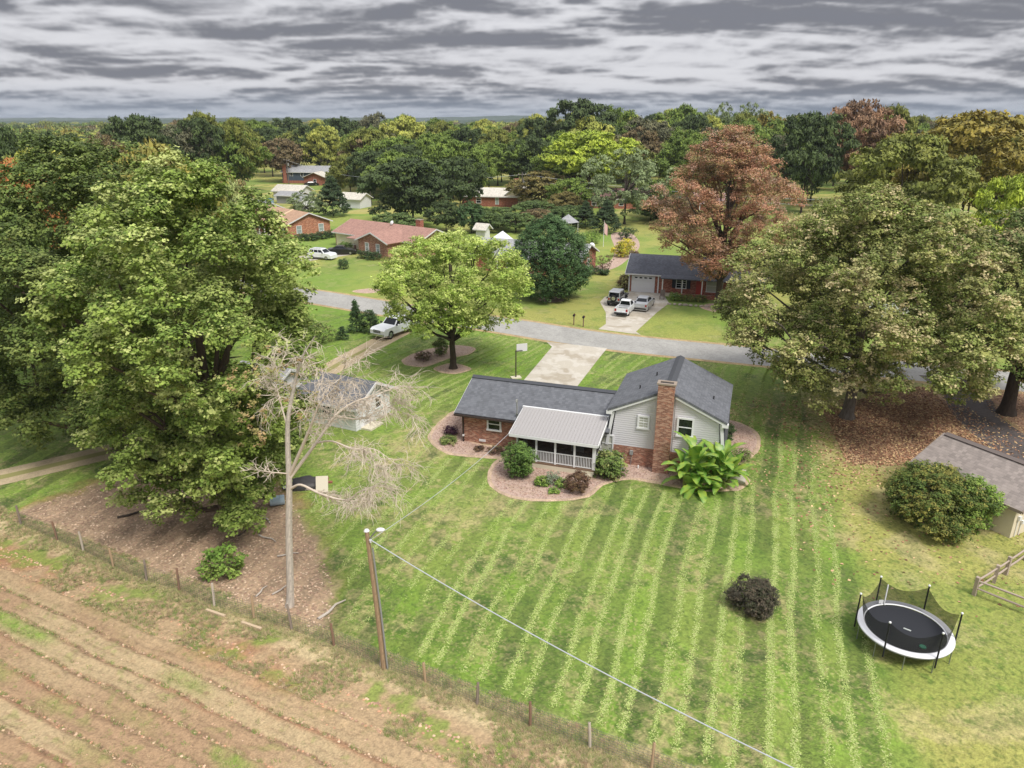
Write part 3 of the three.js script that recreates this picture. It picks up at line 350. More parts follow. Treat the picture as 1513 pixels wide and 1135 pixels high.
// house with the garage door across the road
{
  const h = house('garage_house', 'red brick ranch with dark roof and white garage door behind three parked cars', 'house', 25.2, -97.3, 17, 17.5, 7.6, 2.6, 4.35, M.brickRed, M.roofDark, { windows: [['f', -1.8, 1.5, 1.2, 1.2, { shutters: true, muntin: true }], ['f', 2.4, 1.4, 1.8, 1.5, { pane: M.blind }], ['f', 6, 1.5, 1.1, 1.2, { shutters: true }]], doors: [[0.6, 0.95, 2.05]], porch: [-4.2, 8.6, 1.5], posts: 5 });
  part('garage_door', box(3.1, 2.2, 0.08, -6.8, 1.1, 3.84), M.garage, h); for (let k = 0; k < 4; k++) part('door_pane', box(0.36, 0.16, 0.02, -7.75 + k * 0.63, 1.96, 3.89), M.glass, h); for (let k = 1; k < 4; k++) part('door_groove', box(3.1, 0.03, 0.02, -6.8, k * 0.53, 3.885), M.trim, h);
  part('corner_board', merge([box(0.16, 2.5, 0.1, -8.66, 1.25, 3.86), box(0.16, 2.5, 0.1, -4.8, 1.25, 3.86)]), M.white, h);
  part('planter_wall', metreUV(box(9.5, 0.5, 0.25, 2.6, 0.25, 5.6), 1.7), M.brickRed, h);
}
// brick ranch with tan roof
{
  const h = house('tan_roof_ranch', 'orange brick ranch house with tan shingle roof and hedge along its gable wall', 'house', -46.6, -151.8, 47, 19, 9.3, 2.7, 4.5, M.brickOrange, M.roofTan, { windows: [['r', -2.6, 1.5, 0.95, 1.35, { shutters: false, pane: M.paleGlass }], ['r', 2.2, 1.5, 0.95, 1.35, { pane: M.paleGlass }], ['f', 7.6, 1.5, 0.9, 1.4, { shutters: true }], ['f', 4.9, 1.5, 0.9, 1.4, { shutters: true }], ['f', -2, 1.5, 0.9, 1.4, { shutters: true }]], doors: [[1.2, 1, 2.05, M.white]], porch: [-3.5, 3.6, 1.9], posts: 3 });
  part('roof_valley', box(0.7, 0.08, 5.4, 3.4, 3.72, 2.5, 0.37, 0, 0), std(C(206, 180, 148), 0.9), h);
}
// brick ranch with red roof, projecting front gable
{
  const h = house('red_roof_ranch', 'brick ranch house with reddish roof, cream front wall and projecting brick gable', 'house', -21.4, -130.4, 38, 21, 8.6, 2.6, 4.3, M.brickBrown, M.roofRed, { windows: [['f', -5.6, 1.4, 1.5, 1.3, { pane: M.glass }], ['f', -8.6, 1.5, 1.0, 0.6, { pane: M.glass }]], doors: [[-2.3, 1, 2.05, M.door]], chimney: [5.4, -1.6, 5.3] });
  part('cream_front', box(6.6, 2.35, 0.06, -6.9, 1.18, 4.34), M.cream, h);
  part('gable_wing', prism([[-3.6, 0], [3.6, 0], [3.6, 2.6], [0, 3.95], [-3.6, 2.6]], 0, 3.4).translate(3.4, 0, 4.3), M.brickBrown, h);
  const up = (a, b, c, d) => { const L = Math.hypot(c - a, d - b), g = new THREE.BoxGeometry(L, 0.14, 8.2), uv = g.attributes.uv, p = g.attributes.position; for (let i = 0; i < p.count; i++) uv.setXY(i, p.getZ(i) / 3.2, p.getX(i) / 3.2); return g.rotateZ(Math.atan2(d - b, c - a)).translate((a + c) / 2 + 3.4, (b + d) / 2 + 0.07, 4.0); };
  const r = part('gable_roof', merge([up(-4.1, 2.42, 0, 4.0), up(0, 4.0, 4.1, 2.42)]), M.roofRed, h); part('gable_fascia', merge([box(4.4, 0.2, 0.05, 3.4 - 2.05, 3.22, 8.14, 0, 0, 0.367), box(4.4, 0.2, 0.05, 3.4 + 2.05, 3.22, 8.14, 0, 0, -0.367)]), M.trim, r);
  windowPart(h, 0.75, 1.3, 2.0, 1.5, 7.71, 0, M.paleGlass); windowPart(h, 0.75, 1.3, 4.7, 1.5, 7.71, 0, M.paleGlass);
  part('porch_post', box(0.2, 2.3, 0.2, -0.6, 1.15, 7.0), M.white, h); part('porch_roof', slab(-4, 0.2, [7.2, 2.34], [4.6, 2.52], 0.12), M.roofRed, h);
  const dish = part('satellite_dish', new THREE.SphereGeometry(0.55, 14, 6, 0, Math.PI * 2, 0, 0.8).rotateX(1.1).translate(0.6, 4.5, 0.2), M.white, h); part('dish_arm', box(0.05, 0.5, 0.05, 0.6, 4.4, 0), M.grey, dish);
}
house('white_house', 'white siding house with grey roof and brick chimney behind the tan-roofed ranch', 'house', -59.5, -170, 47, 15, 8, 2.8, 4.6, M.whiteSiding, M.roofGrey, { windows: [['f', 5.2, 1.6, 0.9, 1.3, { shutters: true }], ['r', 0, 1.6, 0.8, 1.2]], chimney: [-1, -0.6, 5.6] });
{ const h = house('blue_house', 'dark blue two-level house with tall brick chimney under the dark trees', 'house', -73.5, -272, 8, 17, 8, 4.0, 5.8, M.darkBlue, M.roofGrey, { chimney: [-7.2, 4.5, 6.6], windows: [['f', -5, 3.2, 1, 1.2], ['f', -1, 3.2, 1, 1.2]] }); part('brick_annex', prism([[-4, 0], [4, 0], [4, 2.6], [0, 4.2], [-4, 2.6]], 0, 7).translate(6.6, 0, 4.1), M.brickRed, h); part('annex_roof', merge([box(4.7, 0.14, 8, 4.5, 3.5, 7.9, 0, 0, 0.38), box(4.7, 0.14, 8, 8.7, 3.5, 7.9, 0, 0, -0.38)]), M.roofPale, h); windowPart(h, 0.9, 1.2, 6.6, 1.4, 11.12); part('lower_brick', metreUV(box(17.1, 1.0, 0.1, 0, 0.5, 4.06), 1.7), M.brickRed, h); }
house('pool_house', 'small white gabled outbuilding with pale roof above the swimming pool', 'outbuilding', -63, -214, 20, 9, 6, 2.6, 4, M.whiteSiding, M.roofPale, { windows: [['f', 0, 1.5, 0.9, 0.9]] });
house('carport', 'grey-roofed low carport beside the swimming pool', 'carport', -60.5, -205, 20, 7, 5, 2.2, 3, M.grey, M.roofGrey);
house('white_shed', 'white windowless storage shed on the lawn behind the dark cedar', 'shed', -41.2, -195, 24, 6.4, 5, 2.4, 3.6, M.whiteSiding, M.roofPale);
house('white_barn_shed', 'small white gambrel shed with grey roof near the pale-leaved tree', 'shed', -53.5, -192, 52, 5, 4, 2.3, 3.4, M.whiteSiding, M.roofGrey);
{ const pool = thing('swimming_pool', 'blue above-ground swimming pool in a far back yard', 'pool', -69, -203, 0); part('pool_wall', new THREE.CylinderGeometry(3.6, 3.6, 1.2, 32, 1, true).translate(0, 0.6, 0), std(C(150, 180, 205), 0.6, { side: THREE.DoubleSide }), pool); part('pool_water', new THREE.CircleGeometry(3.55, 32).rotateX(-Math.PI / 2).translate(0, 1.05, 0), phys(C(70, 160, 205), 0.1), pool); }
house('grey_roof_ranch', 'brick house with grey roof behind the round dark-leaved tree', 'house', 3.6, -112, 22, 17, 8.5, 2.6, 4.2, M.brickRed, M.roofGrey, { windows: [['f', -5.5, 1.5, 1.1, 1.2], ['f', 4, 1.5, 1.1, 1.2], ['r', 0, 1.5, 0.9, 1.1]], doors: [[-2.4, 1, 2.05, M.door]], porch: [-4, 1, 1.6], posts: 3 });
{ const d = thing('satellite_dish', 'white satellite dish on the gable of the house beside the round dark-leaved tree', 'satellite dish', 12.4, -113.2, 0.2, undefined, 2.7); part('dish', new THREE.SphereGeometry(0.6, 14, 6, 0, Math.PI * 2, 0, 0.8).rotateX(1.0).translate(0, 0.55, 0), M.white, d); part('bracket', box(0.06, 1.1, 0.06, 0, 0.1, -0.1), M.grey, d); }
const creamHouse = house('cream_gable_house', 'far house with pale roof, cream gable and tall brick chimney', 'house', -5, -200, 12, 15, 8.5, 2.7, 4.4, M.brickRed, M.roofPale, { windows: [['f', 2, 1.5, 0.8, 1.6, { pane: M.paleGlass }], ['f', -3, 1.5, 1.2, 1.2]] });
{ const w = house('cross_gable', 'cream cross gable', 'house', 2.0, -198.5, -78, 8, 5.4, 3.4, 5.4, M.cream, M.roofPale, {}); w.name = 'cross_gable'; w.userData = {}; part('chimney', metreUV(box(0.9, 6.6, 1.1, 4.5, 3.3, -1.7), 1.7), M.brickRed, w); scene.updateMatrixWorld(true); creamHouse.attach(w); w.children.forEach((c) => { while (c.children.length) { const k = c.children[0]; c.remove(k); w.add(k); } }); }
house('mauve_roof_house', 'far house with wide mauve-brown roof behind the conifers', 'house', 26, -196, 10, 17, 9, 2.6, 4.6, M.brickRed, M.roofMauve, { windows: [['f', -4, 1.4, 1, 1.2], ['f', 3, 1.4, 1, 1.2]] });
house('porch_gable_house', 'far house with reddish roof and white porch gable beside the rust-coloured tree', 'house', 44.5, -186, 12, 16, 9, 2.6, 4.5, M.brickRed, M.roofMauve, { windows: [['f', -4, 1.4, 1, 1.2]], doors: [[0, 1, 2, M.white]], porch: [-2.5, 2.5, 2], posts: 2 });
house('garden_shed', 'narrow white garden shed among shrubs behind the lime-green tree', 'shed', -5.6, -140.5, 30, 2.0, 1.8, 2.3, 3.0, M.whiteSiding, M.roofPale);
for (const [n, l, c, x, z, r, hh, sides, m, y] of [['canopy_tent', 'white peaked canopy above the grey-roofed brick house', 'canopy', -1.6, -125.5, 2.9, 1.9, 4, M.white, 2.9], ['gazebo', 'grey peaked gazebo roof behind the round dark-leaved tree', 'gazebo', 11.2, -146, 2.3, 1.5, 6, M.roofGrey, 3.4]]) { const t = thing(n, l, c, x, z, 0.4); part('canopy', new THREE.ConeGeometry(r, hh, sides, 1).rotateY(Math.PI / 4).translate(0, y, 0), m, t); for (const sx of [-1, 1]) for (const sz of [-1, 1]) part('post', cyl(0.05, 0.05, y - hh / 2, sx * r * 0.62, 0, sz * r * 0.62), M.white, t); }
// house at the edge with the weathered roof
{
  const h = house('weathered_roof_house', 'small cream house with weathered grey-brown roof beside the big evergreen shrub', 'house', 28.7, -38.6, 62, 5.7, 5.2, 2.15, 3.35, M.cream, M.roofWeathered, { windows: [['r', 0.5, 1.3, 1.0, 0.9, { pane: M.paleGlass }]], trim: M.greyWood });
  for (const [u, w, hh, y] of [[2.2, 0.22, 0.24, 1.2], [1.8, 0.16, 0.2, 0.85]]) part('meter_box', merge([box(0.12, hh, w, 2.92, y, u), cyl(0.025, 0.025, y - 0.1, 2.89, 0.03, u + 0.04)]), M.white, h);
  part('ridge_cap', merge([box(6.3, 0.06, 0.3, 0, 3.5, 0.12, 0.4, 0, 0), box(6.3, 0.06, 0.3, 0, 3.5, -0.12, -0.4, 0, 0)]), std(C(110, 100, 96), 0.95), h);
}
{ const g = thing('plank_gate', 'dark plank gate between the big shrub and the cream house', 'gate', 26.5, -36.4, -0.9); for (let k = 0; k < 6; k++) part('plank', box(0.2, 1.7, 0.04, -0.6 + k * 0.23, 0.87, (k % 2) * 0.02), std(C(58, 44, 36), 0.95), g); part('rail', box(1.5, 0.1, 0.05, 0, 1.4, -0.05), std(C(52, 40, 34), 0.95), g); }
// ------------------------------------------------------------------ vehicles; front towards +x, origin on the ground in the middle
const paint = (c) => phys(c, 0.3, { clearcoat: 0.6, clearcoatRoughness: 0.15 });
const V = { white: paint(C(226, 228, 230)), silver: phys(C(186, 188, 190), 0.32, { metalness: 0.35, clearcoat: 0.5 }), black: paint(C(24, 24, 27)), glass: phys(C(20, 24, 28), 0.05), tyre: std(C(26, 26, 27), 0.9), rim: std(C(176, 178, 182), 0.35, { metalness: 0.7 }), trim: std(C(34, 34, 36), 0.7), head: phys(C(214, 220, 224), 0.15), tail: phys(C(150, 24, 22), 0.25), plate: std(C(200, 204, 208), 0.6), bed: std(C(48, 48, 50), 0.85), chrome: std(C(190, 192, 196), 0.2, { metalness: 0.9 }) };
const profile = (pts, w, bev = 0.06, seg = 2) => { const s = new THREE.Shape(pts.map(([x, y]) => new THREE.Vector2(x, y))); return new THREE.ExtrudeGeometry(s, { depth: w - 2 * bev, bevelEnabled: true, bevelThickness: bev, bevelSize: bev, bevelSegments: seg }).translate(0, 0, -w / 2 + bev); };
// side outline with wheel arches cut out: top = outline points from rear to front above the sill
function sideOutline(top, sill, arches, R) { const pts = [...top]; const xs = [...arches].sort((a, b) => b - a); for (const ax of xs) { pts.push([ax + R, sill]); for (let k = 1; k < 8; k++) { const a = k / 8 * Math.PI; pts.push([ax + R * Math.cos(a), sill + R * 0.92 * Math.sin(a)]); } pts.push([ax - R, sill]); } return pts; }
const wheelG = { tyre: null, rim: null };
function wheels(car, xs, track, r, spare) {
  const tyre = new THREE.TorusGeometry(r * 0.76, r * 0.26, 8, 20), rim = new THREE.CylinderGeometry(r * 0.6, r * 0.6, r * 0.34, 16).rotateX(Math.PI / 2);
  const spokes = merge([0, 1, 2, 3, 4].map((k) => box(r * 0.16, r * 0.56, 0.03, 0, r * 0.28, 0).rotateZ(k * Math.PI * 0.4)));
  const one = (x, y, z, ry) => { const w = new THREE.Group(); w.name = 'wheel'; place(w, x, y, z, 0, ry, 0); car.add(w); part('tyre', tyre, V.tyre, w); part('rim', rim, V.rim, w); const o = part('spokes', spokes, V.chrome, w); o.position.z = r * 0.19; return w; };
  for (const x of xs) for (const s of [-1, 1]) one(x, r, s * track / 2, s > 0 ? 0 : Math.PI);
  if (spare) one(...spare);
}
const pane = (car, pts, mat = V.glass) => { const g = new THREE.BufferGeometry(); g.setAttribute('position', new THREE.Float32BufferAttribute(pts.flat(), 3)); g.setAttribute('uv', new THREE.Float32BufferAttribute(new Float32Array(pts.length * 2), 2)); g.setIndex(pts.length === 4 ? [0, 1, 2, 0, 2, 3] : [0, 1, 2]); g.computeVertexNormals(); const c = g.clone(), n = g.attributes.normal; for (let i = 0; i < pts.length; i++) c.attributes.position.setXYZ(i, pts[i][0] + n.getX(i) * 0.012, pts[i][1] + n.getY(i) * 0.012, pts[i][2] + n.getZ(i) * 0.012); return part('window', c, mat, car); };
// cabin as a tapered frustum: bottom rectangle and smaller roof; adds roof shell and panes
function cabin(car, mat, x0, x1, y0, tx0, tx1, y1, w0, w1, sidePanes = 2) {
  const b = w0 / 2, t = w1 / 2, P = [[x0, y0, b], [x1, y0, b], [x1, y0, -b], [x0, y0, -b], [tx0, y1, t], [tx1, y1, t], [tx1, y1, -t], [tx0, y1, -t]];
  const g = new THREE.BufferGeometry(); g.setAttribute('position', new THREE.Float32BufferAttribute(P.flat(), 3)); g.setIndex([0, 1, 5, 0, 5, 4, 1, 2, 6, 1, 6, 5, 2, 3, 7, 2, 7, 6, 3, 0, 4, 3, 4, 7, 4, 5, 6, 4, 6, 7]); const ng = g.toNonIndexed(); ng.computeVertexNormals(); part('cabin', ng, mat, car);
  part('roof', profile([[tx0 - 0.03, 0], [tx1 + 0.03, 0], [tx1 - 0.12, 0.06], [tx0 + 0.12, 0.06]], w1, 0.03).translate(0, y1 - 0.012, 0), mat, car);
  const at = (u, v, s) => { const xa = mix(x0, tx0, v), xb = mix(x1, tx1, v); return [mix(xa, xb, u), mix(y0, y1, v), s * mix(b, t, v)]; }, lo = 0.08, hi = 0.86;
  for (const s of [-1, 1]) for (let k = 0; k < sidePanes; k++) { const u0 = 0.06 + k * 0.9 / sidePanes, u1 = u0 + 0.9 / sidePanes - 0.035, q = [at(u0, lo, s), at(u1, lo, s), at(u1, hi, s), at(u0, hi, s)]; pane(car, s > 0 ? q : q.reverse()); }
  const fr = (z, v, x0_, x1_) => [mix(x0_, x1_, v), mix(y0, y1, v), z * mix(b, t, v)];
  pane(car, [fr(0.88, 0.06, x1, tx1), fr(-0.88, 0.06, x1, tx1), fr(-0.88, 0.92, x1, tx1), fr(0.88, 0.92, x1, tx1)]); pane(car, [fr(-0.86, 0.1, x0, tx0), fr(0.86, 0.1, x0, tx0), fr(0.86, 0.88, x0, tx0), fr(-0.86, 0.88, x0, tx0)]);
}
function lights(car, xf, xr, yf, yr, w) { for (const s of [-1, 1]) { part('headlight', box(0.12, 0.16, 0.34, xf, yf, s * (w / 2 - 0.24)), V.head, car); part('taillight', box(0.08, 0.26, 0.2, xr, yr, s * (w / 2 - 0.14)), V.tail, car); part('mirror', box(0.1, 0.14, 0.2, xf * 0.36, yf + 0.36, s * (w / 2 + 0.1)), V.trim, car); } part('licence_plate', box(0.02, 0.13, 0.32, xr - 0.03, yr - 0.16, 0), V.plate, car); }
function sedan(label, x, z, yaw, mat) {
  const c = thing('sedan', label, 'car', x, z, yaw); part('body', profile(sideOutline([[-2.3, 0.3], [-2.36, 0.62], [-2.3, 0.92], [-1.55, 1.0], [0.75, 0.98], [1.9, 0.82], [2.28, 0.66], [2.34, 0.32]], 0.28, [1.42, -1.38], 0.36), 1.8, 0.09, 3), mat, c);
  cabin(c, mat, -1.75, 1.0, 0.97, -0.95, 0.28, 1.42, 1.62, 1.2); wheels(c, [1.42, -1.38], 1.6, 0.32); lights(c, 2.3, -2.4, 0.66, 0.8, 1.8); part('bumper', box(0.1, 0.16, 1.6, -2.42, 0.42, 0), V.trim, c); return c;
}
function suv(label, x, z, yaw, mat, group) {
  const c = thing('sport_utility_car', label, 'car', x, z, yaw, group); part('body', profile(sideOutline([[-2.25, 0.36], [-2.32, 0.75], [-2.25, 1.05], [0.9, 1.08], [2.05, 0.98], [2.3, 0.78], [2.34, 0.36]], 0.33, [1.4, -1.36], 0.4), 1.86, 0.09, 3), mat, c);
  cabin(c, mat, -2.2, 1.15, 1.06, -1.85, 0.45, 1.66, 1.7, 1.34, 3); wheels(c, [1.4, -1.36], 1.64, 0.36); lights(c, 2.28, -2.36, 0.8, 0.98, 1.86); part('sill', merge([box(2.0, 0.1, 0.05, 0, 0.36, 0.94), box(2.0, 0.1, 0.05, 0, 0.36, -0.94)]), V.trim, c); part('roof_rails', merge([box(1.9, 0.05, 0.05, -0.7, 1.76, 0.6), box(1.9, 0.05, 0.05, -0.7, 1.76, -0.6)]), V.chrome, c); return c;
}
function pickup(label, x, z, yaw, mat, big = 1) {
  const c = thing('pickup_truck', label, 'truck', x, z, yaw), L = 2.7 * big, w = 1.9 * big, k = big; part('body', profile(sideOutline([[-L, 0.46 * k], [-L, 0.62 * k], [0.55, 0.62 * k], [0.6, 1.06 * k], [L - 0.25, 1.0 * k], [L, 0.86 * k], [L, 0.46 * k]], 0.44 * k, [L - 0.98 * k, -L + 1.15 * k], 0.44 * k), w, 0.08, 3), mat, c);
  part('bed_side', merge([box(L * 0.78, 0.5 * k, 0.1, -L + L * 0.39, 0.86 * k, w / 2 - 0.06), box(L * 0.78, 0.5 * k, 0.1, -L + L * 0.39, 0.86 * k, -w / 2 + 0.06)]), mat, c); part('tailgate', box(0.09, 0.52 * k, w - 0.14, -L + 0.045, 0.86 * k, 0), mat, c); part('bed_floor', box(L * 0.77, 0.05, w - 0.22, -L + L * 0.4, 0.71 * k, 0), V.bed, c);
  part('cab_body', box(L * 0.2 + 1.2 * k, 0.5 * k, w - 0.06, -L * 0.2 + (L * 0.2 + 1.2 * k) / 2, 0.83 * k, 0), mat, c);
  cabin(c, mat, -L * 0.22, 1.05 * k, 1.06 * k, -L * 0.17, 0.42 * k, 1.62 * k, w - 0.16, w - 0.5, 2); wheels(c, [L - 0.98 * k, -L + 1.15 * k], w - 0.26, 0.4 * k); lights(c, L - 0.03, -L - 0.02, 0.84 * k, 0.86 * k, w);
  part('grille', box(0.06, 0.26 * k, w * 0.5, L + 0.05, 0.8 * k, 0), V.trim, c); part('bumper', box(0.18, 0.2, w - 0.1, L + 0.06, 0.5 * k, 0), V.chrome, c); part('rear_bumper', box(0.16, 0.18, w - 0.1, -L - 0.1, 0.5 * k, 0), V.trim, c); c.scale.y = 1.13; return c;
}
function jeep(label, x, z, yaw) {
  const c = thing('off_road_car', label, 'car', x, z, yaw); part('body', profile([[-1.75, 0.6], [-1.78, 1.14], [0.62, 1.14], [0.66, 1.1], [1.75, 1.04], [1.78, 0.62]], 1.5, 0.06), V.silver, c); part('underbody', box(3.3, 0.25, 1.2, 0, 0.5, 0), V.trim, c);
  cabin(c, V.silver, -1.74, 0.72, 1.13, -1.64, 0.4, 1.8, 1.5, 1.36, 3); const F = (x0) => merge([-1, 1].map((s) => box(0.95, 0.1, 0.32, x0, 0.98, s * 0.84))); part('fender', F(1.28), V.trim, c); part('fender', F(-1.16), V.trim, c);
  wheels(c, [1.25, -1.18], 1.6, 0.42, [-1.94, 1.08, 0, -Math.PI / 2]); lights(c, 1.8, -1.8, 0.92, 0.95, 1.5); part('bumper', merge([box(0.2, 0.18, 1.7, 1.95, 0.58, 0), box(0.16, 0.18, 1.6, -1.9, 0.58, 0)]), V.trim, c); return c;
}
const heading = (dx, dz) => Math.atan2(-dz, dx);
sedan('silver sedan on the concrete drive before the white garage door', 16.3, -87.2, heading(0.42, -1), V.silver);
pickup('small white pickup with open bed parked behind the off-road car', 13.7, -84.7, heading(0.42, -1), V.white, 0.86);
jeep('silver boxy off-road car with a spare wheel on its back', 13.3, -89.3, heading(0.42, -1));
pickup('large white crew pickup parked nose-out on the gravel drive', -12.6, -75.6, heading(-0.62, 0.95), V.white, 1.06);
suv('white sport utility car on the drive of the red-roofed ranch', -31.6, -120.2, heading(-0.86, -0.35) + Math.PI, V.white);
sedan('black car parked by the cream front of the red-roofed ranch', -29.2, -124.6, heading(0.9, -0.1), V.black);
sedan('dark car beside the brick annex of the far blue house', -69.5, -259, 0.4, V.black);
{ const t = thing('camper_trailer', 'white camper trailer half hidden behind the wide oak', 'trailer', 43, -80.5, -0.5); part('body', profile([[-3.2, 0.55], [-3.25, 2.5], [2.9, 2.6], [3.2, 1.6], [3.0, 0.55]], 2.3, 0.15, 3), V.white, t); for (const s of [-1, 1]) { part('window', box(1.1, 0.6, 0.03, -1, 1.75, s * 1.16), V.glass, t); part('stripe', box(5.6, 0.14, 0.02, -0.1, 1.2, s * 1.16), std(C(150, 120, 96), 0.6), t); part('wheel', new THREE.TorusGeometry(0.26, 0.09, 8, 16).translate(-0.4, 0.35, s * 1.0), V.tyre, t); } part('hitch', box(1.2, 0.1, 0.1, 3.6, 0.5, 0), V.trim, t); part('jack', cyl(0.05, 0.05, 0.5, 4.1, 0, 0), V.trim, t); }
// ------------------------------------------------------------------ vegetation
const leafM = phys([1, 1, 1], 0.85, { vertexColors: true, transmission: 0.18, side: THREE.DoubleSide, specularIntensity: 0.6 });
const barkT = texture(256, 256, (i, j, o) => { const u = i / 256, v = j / 256, s = 0.62 + 0.5 * wrapN(u * 24, v * 6, 24) * (0.6 + 0.4 * wrapN(u * 48, v * 24, 48)) + 0.25 * (tileF(u, v, 12) - 0.5); o[0] = o[1] = o[2] = s * 0.8; });
const bark = (c) => { const m = new THREE.MeshStandardMaterial({ map: barkT, bumpMap: barkT, bumpScale: 0.03, roughness: 0.95 }); m.color.setRGB(...c); return m; };
const twigM = std(C(204, 190, 174), 0.95);
const BARK = { brown: bark(C(112, 96, 82)), dark: bark(C(84, 72, 62)), pale: bark(C(226, 214, 200)), grey: bark(C(136, 126, 116)) };
const SHAPES = {
  round: (t) => Math.pow(Math.max(0, 1 - (2 * t - 1) ** 2), 0.42), dome: (t) => t < 0.3 ? mix(0.72, 1, t / 0.3) : Math.sqrt(Math.max(0, 1 - ((t - 0.3) / 0.7) ** 2)) * 0.98 + 0.02, oval: (t) => Math.pow(Math.sin(Math.PI * Math.pow(0.06 + 0.9 * t, 0.8)), 0.7),
  egg: (t) => t < 0.36 ? Math.sqrt(Math.max(0, 1 - ((0.36 - t) / 0.36) ** 2 * 0.7)) : Math.sqrt(Math.max(0, 1 - ((t - 0.36) / 0.64) ** 2)), cone: (t) => Math.pow(1 - t, 0.8) * 0.97 + 0.03, vase: (t) => t < 0.55 ? mix(0.42, 1, Math.sqrt(t / 0.55)) : Math.sqrt(Math.max(0.02, 1 - ((t - 0.55) / 0.45) ** 2 * 0.95)), column: (t) => t < 0.55 ? mix(0.62, 1, t / 0.55) : Math.sqrt(Math.max(0, 1 - ((t - 0.55) / 0.45) ** 2)),
};
